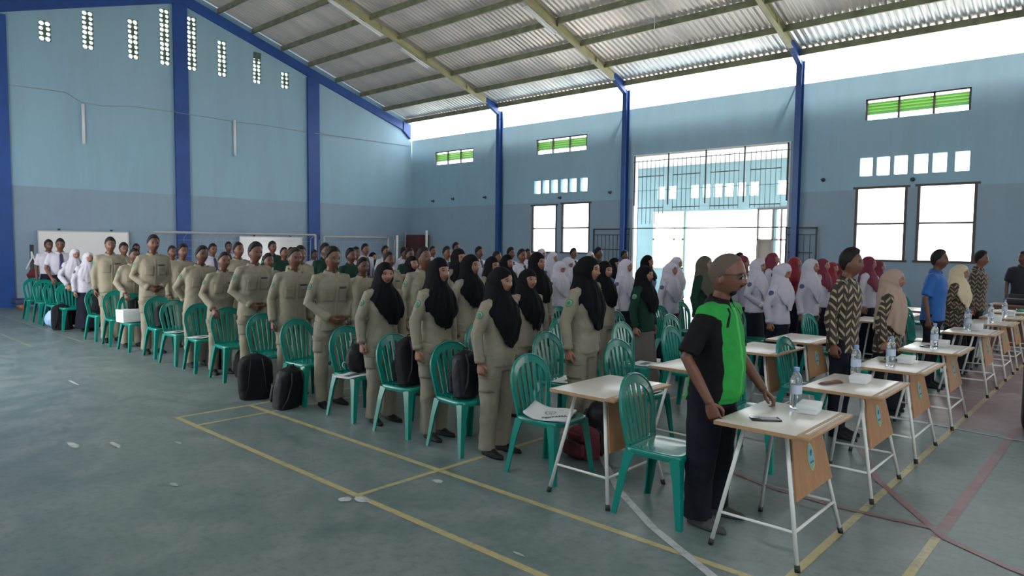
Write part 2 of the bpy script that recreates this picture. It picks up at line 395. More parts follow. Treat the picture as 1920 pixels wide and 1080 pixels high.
# ------------------------------------------------------------------ walls
def clip_poly(poly, a, b, c):
    out = []
    for i in range(len(poly)):
        p, q_ = poly[i], poly[(i+1) % len(poly)]; dp = a*p[0]+b*p[1]-c; dq = a*q_[0]+b*q_[1]-c
        if dp <= 0: out.append(p)
        if (dp < 0 < dq) or (dq < 0 < dp):
            t = dp/(dp-dq); out.append((p[0]+t*(q_[0]-p[0]), p[1]+t*(q_[1]-p[1])))
    return out
def holed_wall(s0, s1, z0, z1, holes, to3, clips=()):
    """panel in (s,z) with rectangular holes; to3(s,z,side) -> 3D point; both faces and reveals"""
    mb = MB(); S = sorted({s0, s1, *[h[0] for h in holes], *[h[1] for h in holes]}); Z = sorted({z0, z1, *[h[2] for h in holes], *[h[3] for h in holes]})
    for i in range(len(S)-1):
        for j in range(len(Z)-1):
            a, b, c, d = S[i], S[i+1], Z[j], Z[j+1]; mx, mz = (a+b)/2, (c+d)/2
            if any(h[0] < mx < h[1] and h[2] < mz < h[3] for h in holes): continue
            poly = [(a, c), (b, c), (b, d), (a, d)]
            for cl in clips: poly = clip_poly(poly, *cl)
            if len(poly) < 3: continue
            n = len(poly)
            mb.add([to3(x, y, 0) for x, y in poly], [tuple(range(n))], 0, False)
            mb.add([to3(x, y, 1) for x, y in poly], [tuple(range(n))[::-1]], 0, False)
    for h in holes:
        for (xa, za), (xb, zb) in (((h[0], h[2]), (h[1], h[2])), ((h[1], h[2]), (h[1], h[3])), ((h[1], h[3]), (h[0], h[3])), ((h[0], h[3]), (h[0], h[2]))):
            mb.add([to3(xa, za, 0), to3(xb, zb, 0), to3(xb, zb, 1), to3(xa, za, 1)], [(0, 1, 2, 3)], 0, False)
    for (xa, za), (xb, zb) in (((s0, z0), (s1, z0)), ((s0, z1), (s1, z1)), ((s0, z0), (s0, z1)), ((s1, z0), (s1, z1))):
        if clips and za == z1: continue
        mb.add([to3(xa, za, 0), to3(xb, zb, 0), to3(xb, zb, 1), to3(xa, za, 1)], [(0, 1, 2, 3)], 0, False)
    return mb
def noclean(mb, name, mats):
    me = mb.mesh(name, mats, recalc=False); return link(bpy.data.objects.new(name, me))
TH = .15
VENTS = [(2.52, 6.92, 7.44, 2), (3.52, 6.92, 7.94, 4), (4.66, 6.89, 7.99, 4), (5.52, 6.89, 8.50, 6), (6.30, 6.88, 8.46, 6), (7.22, 6.87, 7.96, 4), (8.36, 6.86, 7.84, 4), (9.34, 6.86, 7.40, 2)]
gh = [(v-.135, v+.135, a, b) for v, a, b, n in VENTS]
roofclip = ((.32, 1, 6.56+.32*14.4-.02), (-.32, 1, 6.56+.32*14.4-.32*11.9-.02))
mb = holed_wall(V0, V1, 0, 10, gh, lambda s, z, k: (U0-TH*k, s, z), roofclip)
structure(noclean(mb, 'wall_left', [M_WALL]))
LV = [(-13.01, -10.93), (-7.97, -5.90), (2.07, 4.14), (7.2, 9.3), (12.3, 14.4)]
bh = [(a, b, 4.72, 5.20) for a, b in LV]
def blocks(a, n=6, wd=.27, span=2.17):
    gap = [0, .36, .72, 1.12, 1.48, 1.90] if n == 6 else None
    return [(a+g, a+g+wd, 3.44, 3.86) for g in gap]
for a in (-8.04, 2.0, 7.1, 12.2): bh += blocks(a)
WIN = [(-8.12, -7.06, 1.52, 3.06), (-6.86, -5.74, 1.52, 3.09), (1.93, 3.02, 1.49, 3.17), (3.22, 4.34, 1.49, 3.18), (7.0, 8.1, 1.49, 3.17), (8.3, 9.4, 1.49, 3.18), (12., 13.1, 1.49, 3.17), (13.3, 14.4, 1.49, 3.18)]
bh += WIN; bh.append((-4.16, .36, 0, 4.36))
mb = holed_wall(U0, U1, 0, WT, bh, lambda s, z, k: (s, V1+TH*k, z)); structure(noclean(mb, 'wall_back', [M_WALL]))
nh = [(-8.5, -2, 0.02, 3.2), (10.8, 13.4, .02, 3.2), (16.5, 19, 1.5, 3.2)] + [(a, a+2, 4.3, 5.0) for a in (-13, -8, -3, 2, 7, 12)]  # unseen openings behind the camera, sized for the light they let in
mb = holed_wall(U0, U1, 0, 6.4, nh, lambda s, z, k: (s, V0-TH*k, z)); structure(noclean(mb, 'wall_front', [M_WALL]))
rh = [(-1+k*2.2, .6+k*2.2, 1.5, 4.4) for k in range(4)]  # unseen end-wall windows, sized for the light they let in
mb = holed_wall(V0, V1, 0, 10, rh, lambda s, z, k: (U1+TH*k, s, z), roofclip); structure(noclean(mb, 'wall_right', [M_WALL]))

# gable beam and concrete columns on the end wall
x0, x1 = U0-.02, U0+.10
gb = MB()
for (va, za, ha), (vb, zb, hb) in ((((V0, 5.9, .35)), ((5.93, 8.76, .30))), (((5.93, 8.76, .30)), ((14.25, 6.10, .30)))):
    pa = [(x0, va, za), (x1, va, za), (x1, va, za+ha), (x0, va, za+ha)]; pb = [(x0, vb, zb), (x1, vb, zb), (x1, vb, zb+hb), (x0, vb, zb+hb)]
    gb.rings([pa, pb], 0, smooth=False)
gb.rings([[(x0, 14.2, 6.12), (x1, 14.2, 6.12), (x1, 14.2, 6.44), (x0, 14.2, 6.44)], [(x0, 14.6, 5.8), (x1, 14.6, 5.8), (x1, 14.6, 6.35), (x0, 14.6, 6.35)]], 0, smooth=False)
structure(gb.build('trim_2', [M_BLUE]))
for k, (a, b) in enumerate(((1.24, 1.66), (5.73, 6.13), (10.13, 10.57), (-2.9, -2.5))):
    za = 8.7-.322*abs((a+b)/2-5.93)+.1
    structure(MB().b2((U0-.01, a, 0), (U0+.09, b, za)).build('trim_%d' % (3+k), [M_BLUE]))
# vent blocks in the gable
vn = ['shortest two-cell white vent column at far left of gable', 'four-cell vent column second from left in gable', 'four-cell vent column third from left in gable', 'tall vent column just left of central blue pillar',
      'tall vent column just right of central blue pillar', 'four-cell vent column second right of central blue pillar', 'vent column with dark green top cell on the gable', 'short vent column at far right of gable']
for (v, a, b, n), lab in zip(VENTS, vn):
    mb = MB(); rows = n*2; ch = (b-a)/rows; cw = .27/2
    for r in range(rows):
        for c in range(2):
            cy, cz = v-.135+cw*(c+.5), a+ch*(r+.5); k8 = 16
            big = (r % 4 in (1, 2))
            ox = -.012*(1 if c == 0 else -1) if big else 0
            sq, rd = [], []
            for k in range(k8):
                t = 2*PI*k/k8; q_ = max(abs(cos(t)), abs(sin(t))); sq.append((cy+cw/2*cos(t)/q_, cz+ch/2*sin(t)/q_))
                rr = .86 if not big else .74; sl = .35*(1 if (r+c) % 2 else -1)
                rd.append((cy+ox+cw/2*rr*cos(t), cz+ch/2*rr*(sin(t)+sl*0)))
            R0 = [(U0-.03, y, z) for y, z in sq]; R1 = [(U0-.03, y, z) for y, z in rd]; R2 = [(U0-.11, y, z) for y, z in rd]; R3 = [(U0-.11, y, z) for y, z in sq]
            mb.rings([R0, R1, R2, R3], 0, False, False, False)
    if 'dark green' in lab: mb.b2((U0-.09, v-.135, b-.2), (U0-.05, v+.135, b))
    tag(mb.build('vent_block', [M_BLOCK]), lab, 'vent', 'pierced vent columns in the gable')

# roof
def roof_sheet(va, vb):
    mb = MB(); P = []; u = U0-.1; pitch = .15; i = 0
    prof = [(0, 0), (.035, .036), (.075, .036), (.11, 0)]
    while u < U1+.2:
        for du, dz in prof: P.append((u+du, dz))
        u += pitch
    n = len(P); vsn = [va+(vb-va)*k/6 for k in range(7)]
    V = [(x, v, roofz(v)+dz) for v in vsn for x, dz in P]
    F = [(k*n+i, k*n+i+1, (k+1)*n+i+1, (k+1)*n+i) for k in range(6) for i in range(n-1)]
    mb.add(V, F, 0, False); return mb
s1_ = roof_sheet(5.95, 14.62); s2_ = roof_sheet(5.95, -2.75)
b = len(s1_.v); s1_.v += s2_.v; s1_.f += [tuple(i+b for i in f) for f in s2_.f]; s1_.m += s2_.m; s1_.sm += s2_.sm
structure(noclean(s1_, 'ceiling', [M_ROOF]))
PV = [7.08, 8.18, 9.2, 10.2, 11.27, 12.3, 13.4, 14.42]
k = 0
for side in (0, 1):
    for v in PV:
        vv = v if side == 0 else 11.9-v
        z = roofz(vv)-.165; mb = MB(); sg = 1 if side == 0 else -1
        mb.b2((U0, vv-.004, z), (U1, vv+.004, z+.15)); mb.b2((U0, vv, z), (U1, vv+.055*sg, z+.006)); mb.b2((U0, vv, z+.144), (U1, vv+.055*sg, z+.15))
        k += 1; structure(mb.build('trim_%d' % (10+k), [M_PURL]))
FR = [-9.5, -4.39, .61, 5.72, 10.8, 15.9]
for u in FR:
    mb = MB()
    for sg in (1, -1):
        def pt(v, dz): vv = v if sg == 1 else 11.9-v; return (vv, roofz(vv)-.165+dz)
        for (ha, hb, wd) in ((-.10, -.088, .12), (-.09, .09, .01), (.085, .097, .12)):
            for (va, vb, mi) in ((5.95, 13.9, 0), (13.9, 14.5, 1)):
                (ya, za), (yb, zb) = pt(va, 0), pt(vb, 0)
                ex = .12 if mi == 1 and hb < 0 else 0
                mb.rings([[(u-wd/2, ya, za+ha), (u+wd/2, ya, za+ha), (u+wd/2, ya, za+hb), (u-wd/2, ya, za+hb)], [(u-wd/2, yb, zb+ha-ex), (u+wd/2, yb, zb+ha-ex), (u+wd/2, yb, zb+hb-ex*.0), (u-wd/2, yb, zb+hb)]], mi, smooth=False)
        # stiffeners
        for v in (7.6, 9.6, 11.3, 13.0):
            y, z = pt(v, 0); mb.box((u, y, z), (.11, .02, .19), 0)
        vv = 14.56 if sg == 1 else 11.9-14.56
        yb = vv+.28*sg
        mb.tube([(u, vv, 6.0), (u, yb+.15*sg, 6.32)], .02, 6, 1); mb.tube([(u, vv+.18*sg, 5.75), (u, vv+.18*sg, 6.25)], .02, 6, 1)
    structure(mb.build('trim_%d' % (40+FR.index(u)), [M_OLIVE, M_STEELB]))
    for sg in (1, -1):
        vv = 14.56 if sg == 1 else 11.9-14.56-.3
        mb = MB(); mb.b2((u-.07, vv-.09, 0), (u+.07, vv-.08, 6.3)); mb.b2((u-.07, vv+.08, 0), (u+.07, vv+.09, 6.3)); mb.b2((u-.007, vv-.085, 0), (u+.007, vv+.085, 6.3))
        mb.b2((u-.10, vv-.12, 0), (u+.10, vv+.12, .02))
        structure(mb.build('trim_%d' % (50+FR.index(u)*2+(sg+1)//2), [M_STEELB]))
structure(MB().tube([(U0, 15.05, 6.22), (U1, 15.05, 6.22)], .012, 6).build('trim_70', [M_GALV]))
# sag wires and tie rods under the sheets
mb = MB()
for (u, va, vb) in ((-2.3, 11.2, 13.3), (.9, 10.2, 12.3), (-12, 11.2, 14.4)):
    mb.tube([(u, va, roofz(va)-.1), (u+.6, vb, roofz(vb)-.1)], .006, 5)
structure(mb.build('trim_71', [M_GALV]))

# tube lamps below the rafters
TL = [(-9.5, 7.93, 9.74, 'long white tube lamp under the second visible rafter, nearer the ridge'), (-9.5, 10.38, 11.48, 'white tube lamp under the second visible rafter, nearer the eave'), (-4.39, 10.2, 11.4, 'white tube lamp under the middle rafter')]
for u, a, b, lab in TL:
    e = empty('tube_lamp', (u-.12, (a+b)/2, roofz((a+b)/2)-.34), 0, lab, 'lamp', 'tube lamps under the rafters')
    L = b-a; d = Vector((0, 1, -.32)).normalized()
    R = Matrix.Rotation(math.atan(-.32), 3, 'X')
    mb = MB(); mb.box((0, 0, .03), (.14, L*1.02, .035), 0, R); mb.build('housing', [M_WHITE], e)
    MB().tube([d*(-L*.49), d*(L*.49)], .016, 8).build('tube', [M_WHITE], e)
tag(MB().tube([(-1.35, 11.0, roofz(11.0)-.2), (-1.33, 11.0, 6.55)], .008, 5).build('hanging_cord', [M_WHITE]), 'thin white cord hanging from the roof between middle rafters', 'cord')

# louvre windows
lvn = ['green louvre vent window nearest the far corner', 'green louvre vent window above six blocks left of doorway', 'large green louvre vent window high at right', None, None]
wk = 1
for (a, b), lab in zip(LV, lvn):
    fr = MB(); y = V1+.03
    for x in (a+.02, a+(b-a)/3, a+2*(b-a)/3, b-.02): fr.b2((x-.02, y-.02, 4.72), (x+.02, y+.04, 5.2))
    fr.b2((a, y-.02, 5.17), (b, y+.04, 5.2))
    w_ = structure(fr.build('window_%d' % wk, [M_DKFR])); wk += 1
    lv = MB(); R = Matrix.Rotation(radians(-38), 3, 'X')
    for z in (4.875, 4.945, 5.015, 5.085): lv.box(((a+b)/2, y+.03, z), (b-a-.05, .088, .006), 0, R)
    lv.build('louver', [M_GREENL], w_)
for (a, b, c, d) in WIN:
    fr = MB(); y = V1+.02; t = .055
    fr.b2((a, y-.03, c), (a+t, y+.04, d)); fr.b2((b-t, y-.03, c), (b, y+.04, d)); fr.b2((a-.04, y-.05, c-.03), (b+.04, y+.04, c+.02)); fr.b2((a-.05, y-.04, d-.03), (b+.05, y+.04, d+.02))
    fr.b2((a, y-.04, (c+d)/2-.02), (b, y+.03, (c+d)/2+.02))
    w_ = structure(fr.build('window_%d' % wk, [M_DKFR])); wk += 1
    MB().b2((a+t, y+.01, c+.02), (b-t, y+.016, d-.03)).build('pane', [M_GLASS], w_)

# doorway: white reveal, fixed grille above, folded gates
DL, DR, DT = -4.16, .36, 4.36
structure(MB().b2((DL-.02, V1-.03, DT-.02), (DR+.04, V1+.16, DT+.04)).b2((DL-.03, V1-.02, 0), (DL+.03, V1+.16, DT)).b2((DR-.02, V1-.02, 0), (DR+.03, V1+.16, DT)).build('trim_72', [M_WHITE]))
def rod(mb, a, b, w_=.014): mb.b2((a[0]-w_/2, a[1]-w_/2, a[2]-w_/2), (b[0]+w_/2, b[1]+w_/2, b[2]+w_/2))
gl = MB(); y = V1-.03
for x in (DL+.03, -3.02, -1.88, -.79, DR-.03): rod(gl, (x, y, 2.95), (x, y, DT), .035)
rod(gl, (DL, y, 4.2), (DR, y, 4.2), .02); rod(gl, (DL, y, 3.36), (DR, y, 3.36), .012); rod(gl, (DL, y, 2.27), (DR, y, 2.27), .03)
PX = [(-4.0, -3.17), (-2.87, -2.05), (-1.73, -.94), (-.62, .17)]
for a, b in PX:
    rod(gl, (a, y, 3.76), (b, y, 3.76), .024); rod(gl, (a, y, 2.86), (b, y, 2.86), .024)
    for k in range(7):
        x = a+(b-a)*k/6; rod(gl, (x, y, 2.78 if a > -3.9 else 2.4), (x, y, DT-.12), .013)
rod(gl, (-4.0, y, 0), (-4.0, y, 4.2), .013)
tag(gl.build('door_grille', [M_BAR]), 'fixed black steel bar grille across the top of the doorway', 'grille')
def gate(a, b, lab):
    mb = MB(); y = V1-.10
    rod(mb, (a, y, .05), (a, y, 2.25), .035); rod(mb, (b, y, .05), (b, y, 2.25), .035)
    for z in (.08, 2.25): rod(mb, (a, y, z), (b, y, z), .035)
    for z in (1.64, 1.1, .6): rod(mb, (a+.08, y, z), (b-.1, y, z), .028)
    n = int((b-a)/.14)
    for k in range(1, n): x = a+(b-a)*k/n; rod(mb, (x, y, .1), (x, y, 2.08), .014)
    rod(mb, (a, y, 2.08), (b, y, 2.08), .02)
    tag(mb.build('steel_gate', [M_BAR]), lab, 'gate', 'folded steel gates beside the doorway')
gate(-5.51, -4.22, 'black barred gate leaf folded open left of the doorway'); gate(.38, 1.11, 'black barred gate leaf folded open right of the doorway')
# small wall fittings
dn = ['nearest the far corner', 'second from the far corner', 'below the first louvre window', 'between vent blocks and left windows', 'left of the doorway', 'right of the doorway', 'between the two right windows']
for (u, z), nm in zip([(-13.09, 3.37), (-11.98, 3.41), (-10.31, 3.41), (-6.92, 3.27), (-4.99, 3.36), (1.19, 3.40), (3.11, 3.31)], dn):
    e = MB().lathe([(.05, 0), (.05, .02), (.02, .03), (.02, .07), (.035, .10), (.01, .12)], n=10); e.v = [(x, -z_, y_) for x, y_, z_ in e.v]
    tag(e.build('lamp_holder', [M_BAR], None, (u, V1, z)), 'small black wall lamp holder '+nm, 'lamp holder', 'lamp holders on the long wall')

# annex beyond the doorway
AV = 19.0
ah = [(x-.16, x+.14, 3.42, 3.86) for x in (-5.76, -5.32, -4.46, -4.02, -3.62, -3.22, -2.80, -2.38, -1.46)]
ah += [(-6.05, -4.85, 1.0, 2.97), (-4.78, -2.25, 0, 2.97), (-1.62, -1.25, .6, 2.98), (-2.2, -1.75, 1.0, 2.98)]
mb = holed_wall(-7.6, .6, 0, 4.6, ah, lambda s, z, k: (s, AV+TH*k, z)); structure(noclean(mb, 'wall_annex', [M_ANNEX]))
structure(MB().b2((-7.6, 16.2, 4.55), (.6, AV+.3, 4.70)).build('trim_73', [M_WHITE]))
fr = MB()
for x in (-6.03, -5.2, -4.87): rod(fr, (x, AV, 1.0), (x, AV, 2.95), .05)
rod(fr, (-6.03, AV, 2.0), (-4.87, AV, 2.0), .05); rod(fr, (-6.03, AV, 1.0), (-4.87, AV, 1.0), .05); rod(fr, (-6.03, AV, 2.95), (-4.87, AV, 2.95), .07)
for k in range(8):
    for s_ in (0, 1):
        x = -6.0+k*.15; xa, xb = (x, x+.15)
        for q_ in range(6):
            z = 1.02+q_*.16
            fr.tube([(xa, AV+.02, z+(.16 if s_ else 0)), (xb, AV+.02, z+(0 if s_ else .16))], .008, 4)
structure(fr.build('window_20', [mat('cream_lattice', (.55, .45, .34), .7)]))
fr = MB()
for x in (-2.2, -1.72, -1.45, -1.25): rod(fr, (x, AV-.02, .6), (x, AV-.02, 2.98), .05)
rod(fr, (-2.2, AV-.02, 2.98), (-1.25, AV-.02, 2.98), .06); rod(fr, (-2.2, AV-.02, 2.0), (-1.25, AV-.02, 2.0), .05)
structure(fr.build('window_21', [M_DKFR]))
structure(MB().b2((-2.2, AV+.05, 1.0), (-1.75, AV+.1, 2.0)).build('trim_74', [M_GREY]))
# ------------------------------------------------------------------ chairs
def make_chair():
    r = empty('plastic_chair')
    s = MB(); n = 28
    def sq(hx, hy, z, e=.28, cx=0, sag=0.):
        P = []
        for k in range(n):
            t = 2*PI*k/n; c, s_ = cos(t), sin(t)
            P.append((cx+hx*abs(c)**e*(1 if c >= 0 else -1), hy*abs(s_)**e*(1 if s_ >= 0 else -1), z))
        return P
    s.rings([sq(.195, .20, .405), sq(.205, .21, .425), sq(.205, .212, .448), sq(.19, .195, .452), sq(.15, .15, .444), sq(.05, .05, .440)], 0, False, True)
    s.rings([sq(.19, .195, .405), sq(.185, .19, .43), sq(.02, .02, .432)], 0, False, True)
    s.build('seat', [M_TEAL], r)
    for sx in (1, -1):
        for sy in (1, -1):
            L = MB(); tx, ty = .165*sx, .175*sy; bx, by = (.205 if sx > 0 else .235)*sx, .215*sy
            def sec(x, y, z, w_):  # angle section opening inward
                t = .012; a, b_ = w_, w_
                o = [(0, 0), (-a, 0), (-a, -t), (-t, -t), (-t, -b_), (0, -b_)]
                q_ = [(x+(px+.03)*sx, y+(py+.03)*sy, z) for px, py in o]
                return q_
            L.rings([sec(tx, ty, .43, .075), sec(tx+(bx-tx)*.35, ty+(by-ty)*.35, .30, .055), sec(bx, by, 0, .036)], 0, smooth=False)
            L.build('leg', [M_TEAL], r)
    B = MB()
    # arch frame, leaning back
    def back(y, z): return Vector((-.185-.065*((z-.44)/.44)**1.15 - .02*(1-(y/.2)**2)*((z-.44)/.44), y, z))
    P = []; 
    for t in np.linspace(0, 1, 9): P.append((-.165-.04*t, .44+.22*t))
    for t in np.linspace(0, PI, 17)[1:-1]: P.append((-.205*cos(t), .66+.205*sin(t)**.85))
    for t in np.linspace(1, 0, 9): P.append((.165+.04*t, .44+.22*t))
    pts = [back(y, z) for y, z in P]; W = []; N = []; wd = []
    for i in range(len(pts)):
        a, b_ = pts[max(0, i-1)], pts[min(len(pts)-1, i+1)]; t = (b_-a).normalized(); nrm = Vector((1, 0, .16)).normalized(); w_ = t.cross(nrm).normalized()
        W.append(w_); N.append(nrm); wd.append(.048+.022*max(0, (P[i][1]-.68)/.18))
    B.strip(pts, W, N, wd, .016)
    # raised rim
    B.tube([p+W[i]*(-wd[i]*.42)+Vector((.006, 0, 0)) for i, p in enumerate(pts)], .009, 6)
    for k in range(5):
        f = (k-2)/2.; yb, yt = f*.098, f*.135; zt = .66+.19*math.sqrt(max(.1, 1-(yt/.2)**2))
        Q = [back(yb+(yt-yb)*t, .445+(zt-.445)*t) for t in np.linspace(0, 1, 7)]
        B.strip(Q, [Vector((0, 1, 0))]*7, [Vector((1, 0, .16)).normalized()]*7, [.026+.008*t for t in np.linspace(0, 1, 7)], .010)
    B.box((-.185, 0, .448), (.035, .33, .03))
    B.build('backrest', [M_TEAL], r)
    return r
CH0 = make_chair(); ch_used = [False]
def chair(u, v, rz=0., label='', group='green plastic chairs'):
    o = CH0 if not ch_used[0] else copy_tree(CH0)
    ch_used[0] = True; o.location = (u, v, 0); o.rotation_euler = (0, 0, rz); tag(o, label, 'chair', group); return o

# ------------------------------------------------------------------ desks
def make_desk():
    r = empty('folding_desk')
    t = MB(); t.rbox((0, 0, .742), (.47, .74, .020), .004, 0); t.build('desk_top', [M_TOP], r)
    e = MB(); z = .7405
    e.b2((-.2365, -.372, z-.012), (.2365, -.369, z+.010)); e.b2((-.2365, .369, z-.012), (.2365, .372, z+.010)); e.b2((-.2375, -.372, z-.012), (-.2345, .372, z+.010))
    e.build('edge_band', [M_EDGE], r)
    g = MB(); g.rbox((.272, 0, .742), (.075, .745, .020), .004, 0); g.build('front_rail', [M_EDGE], r)
    g = MB(); g.b2((.262, -.30, .7515), (.270, .30, .7535)); g.b2((.276, -.30, .7515), (.279, .30, .7535)); g.build('pencil_groove', [M_TUBE], r)
    for sx, tx, bx in ((1, .13, .27), (-1, -.11, -.24)):
        for sy in (1, -1):
            T = Vector((tx, .22*sy, .73)); B_ = Vector((bx, .36*sy, .0)); l = MB(); q_ = B_+(T-B_)*.045
            l.tube([q_, T], .0125, 10); lo = l.build('leg', [M_TUBE], r)
            f = MB(); f.tube([B_, B_+(T-B_)*.05], .016, 10); f.build('rubber_foot', [M_RUB], lo)
    def at(sx, sy, z):
        tx, bx = (.13, .27) if sx > 0 else (-.11, -.24); k = 1-z/.73
        return Vector((tx+(bx-tx)*k, (.22+.14*k)*sy, z))
    s = MB(); 
    for a_, b_ in ((at(1, 1, .20), at(-1, 1, .20)), (at(1, -1, .20), at(-1, -1, .20)), (at(1, 1, .20), at(1, -1, .20)), (at(-1, 1, .71), at(-1, -1, .71)), (at(1, 1, .71), at(1, -1, .71))):
        MB().tube([a_, b_], .009, 8).build('stretcher', [M_TUBE], r)
    p = MB(); a, b_, c, d = at(1, -1, .73), at(1, 1, .73), at(1, 1, .36), at(1, -1, .36)
    sh = Vector((.018, 0, 0)); q_ = [a+sh, b_+sh, c+sh, d+sh]; p.rings([q_, [x+Vector((.010, 0, .002)) for x in q_]], 0, smooth=False); pn = p.build('front_panel', [M_PANEL], r)
    m = MB(); cn = (at(1, 1, .545)+at(1, -1, .545))/2+Vector((.0295, 0, 0)); sl = Vector((-.14/.73, 0, 1)).normalized()
    def oval(a0, b0, off, mi):
        k = 24; m.rings([[cn+Vector((off, a0*cos(2*PI*i/k), 0))+sl*(b0*sin(2*PI*i/k)) for i in range(k)], [cn+Vector((off+.001, a0*cos(2*PI*i/k), 0))+sl*(b0*sin(2*PI*i/k)) for i in range(k)]], mi, smooth=False)
    oval(.050, .080, 0, 1); oval(.042, .072, .0012, 0)
    m.box(cn+Vector((.0035, 0, 0))+sl*-.028, (.002, .052, .012), 2); m.box(cn+Vector((.0035, 0, 0))+sl*.02, (.002, .016, .045), 2); m.box(cn+Vector((.0037, 0, 0))+sl*-.052, (.002, .03, .014), 1)
    m.build('emblem', [M_EMBB, M_EMBY, M_EMBG], pn)
    return r
DK0 = make_desk(); dk_used = [False]
def desk(u, v, label, group, rz=0.):
    o = DK0 if not dk_used[0] else copy_tree(DK0); dk_used[0] = True
    o.location = (u, v, 0); o.rotation_euler = (0, 0, rz); tag(o, label, 'desk', group); return o

# front row (column of desks running away along the yellow line)
G1, G2 = 'front row of cream folding desks', 'second row of cream folding desks'
D1 = [(5.47, 1.35, 'nearest cream folding desk, held by the green-shirted man'), (5.47, 2.73, 'empty-chair cream desk, second nearest in the front row'),
      (5.47, 3.97, 'front row desk where the tall batik-shirted man stands'), (5.47, 5.40, 'front row desk in front of the beige-veiled woman'),
      (5.47, 7.42, 'front row desk in front of the royal-blue shirted man'), (5.47, 8.85, 'front row desk before the cream-veiled woman'),
      (5.47, 10.0, 'front row desk before the farther batik-shirted man'), (5.47, 11.2, 'farthest front row desk, with papers on it')]
for u, v, l in D1: desk(u, v, l, G1)
D2 = [(4.22, 1.36, 'second row desk nearest the camera, beside the empty chair'), (4.22, 2.70, 'second row desk partly hidden behind the green-shirted man'),
      (4.22, 4.05, 'second row desk just right of the green-shirted man'), (4.22, 5.12, 'second row desk with orange panel behind an empty chair'),
      (4.22, 8.0, 'second row desk glimpsed behind the beige-veiled woman'), (4.22, 9.2, 'far second row desk glimpsed left of the blue shirt'), (4.22, 10.4, 'farthest second row desk before the long wall')]
for u, v, l in D2: desk(u, v, l, G2)

# ------------------------------------------------------------------ people
def sh2(t): t = np.clip(t, 0, 1); return t*t*(3-2*t)
HA = (.097, .077, .117)
def head_grid(nu=44, nv=34, female=False, mouth=0., off=0., raw=False):
    """grid of points (nv+1, nu, 3): head centred at 0, face toward +x"""
    th = np.linspace(.001, PI-.001, nv+1)[:, None]; ph = np.linspace(0, 2*PI, nu, endpoint=False)[None, :]
    dx = np.sin(th)*np.cos(ph); dy = np.sin(th)*np.sin(ph); dz = -np.cos(th)+0*ph
    x = HA[0]*dx; y = HA[1]*dy; z = HA[2]*dz
    lo = np.clip(-dz, 0, 1)
    y = y*(1-.26*lo**1.8); x = np.where(dx < 0, x*(1-.42*lo**1.2), x*(1-.10*lo**2))
    x = np.where(dx < 0, x*1.06, x); y = y*(1+.04*np.exp(-((dz-.35)/.4)**2))
    f = (dx > .15).astype(float); ay = np.abs(y)
    g = lambda a, s: np.exp(-(a/s)**2)
    flat = np.clip(dx, 0, 1)**2
    x = x - .004*flat*g(z-.01, .05)
    n = .025*g(y, .0115)*g(z+.032, .014)+.014*g(y, .009)*g(z-.002, .024)+.007*g(ay-.013, .008)*g(z+.034, .010)
    e = -.011*g(ay-.031, .015)*g(z-.004, .012)
    br = .0055*g(ay-.030, .022)*g(z-.026, .009)
    ck = .005*g(ay-.042, .018)*g(z+.028, .020)
    lp = .0075*g(y, .020)*(g(z+.058, .006)+g(z+.071, .007)*1.05)-.010*(.35+mouth)*g(y, .016)*g(z+.0645, .004+.006*mouth)
    chn = .008*g(y, .02)*g(z+.100, .014); sub = -.004*g(y, .02)*g(z+.083, .007)
    x = x + f*(n+e+br+ck+lp+chn+sub)
    if female: y = y*.97
    P = np.stack([x, y, z], -1)
    return P
def rotm(yaw, pitch): return Matrix.Rotation(yaw, 3, 'Z') @ Matrix.Rotation(-pitch, 3, 'Y')
def add_grid(mb, P, mi=0):
    nv, nu = P.shape[0]-1, P.shape[1]
    mb.rings([[tuple(p) for p in P[j]] for j in range(nv+1)], mi)
def wrapv(mb, fn, i0=0):
    for i in range(i0, len(mb.v)): mb.v[i] = tuple(fn(Vector(mb.v[i])))
def fuse(mb, vox, smooth=3, mats=None, name='m', wr=0., ws=1., fold=None, seed=0):
    me = mb.mesh('tmp', M_SKIN, recalc=True); o = bpy.data.objects.new('tmp', me); COL.objects.link(o)
    r = o.modifiers.new('r', 'REMESH'); r.mode = 'VOXEL'; r.voxel_size = vox; r.adaptivity = 0
    if smooth:
        s = o.modifiers.new('s', 'SMOOTH'); s.factor = .5; s.iterations = smooth
    dg = bpy.context.evaluated_depsgraph_get(); dg.update()
    ev = o.evaluated_get(dg); out = bpy.data.meshes.new_from_object(ev, depsgraph=dg)
    bpy.data.objects.remove(o); bpy.data.meshes.remove(me)
    n = len(out.vertices); co = np.empty(n*3); out.vertices.foreach_get('co', co); co = co.reshape(-1, 3)
    if wr or fold:
        nr = np.empty(n*3); out.vertices.foreach_get('normal', nr); nr = nr.reshape(-1, 3)
        d = np.zeros(n); rs = np.random.RandomState(seed)
        if wr:
            for k, (fr, am) in enumerate(((16, .6), (30, 1.), (52, .8), (85, .35))):
                for _ in range(2):
                    a = rs.randn(3); a[2] *= 1.3; a /= np.linalg.norm(a); b_ = rs.randn(3); b_ /= np.linalg.norm(b_)
                    d += am*(.62-np.abs(np.sin(co@a*fr*ws*.55+rs.rand()*6+1.6*np.sin(co@b_*fr*ws*.35+rs.rand()*6))))
            d *= wr/2.2
        if fold: d += fold(co)
        co = co+nr*d[:, None]; out.vertices.foreach_set('co', co.ravel())
    out.materials.clear()
    for m_ in (mats if isinstance(mats, (list, tuple)) else [mats]): out.materials.append(m_)
    out.polygons.foreach_set('use_smooth', [True]*len(out.polygons)); out.name = name; out.update()
    return out
def centers(me):
    c = np.empty(len(me.polygons)*3); me.polygons.foreach_get('center', c); return c.reshape(-1, 3)
def setmi(me, idx): me.polygons.foreach_set('material_index', idx.astype(np.int32)); me.update()
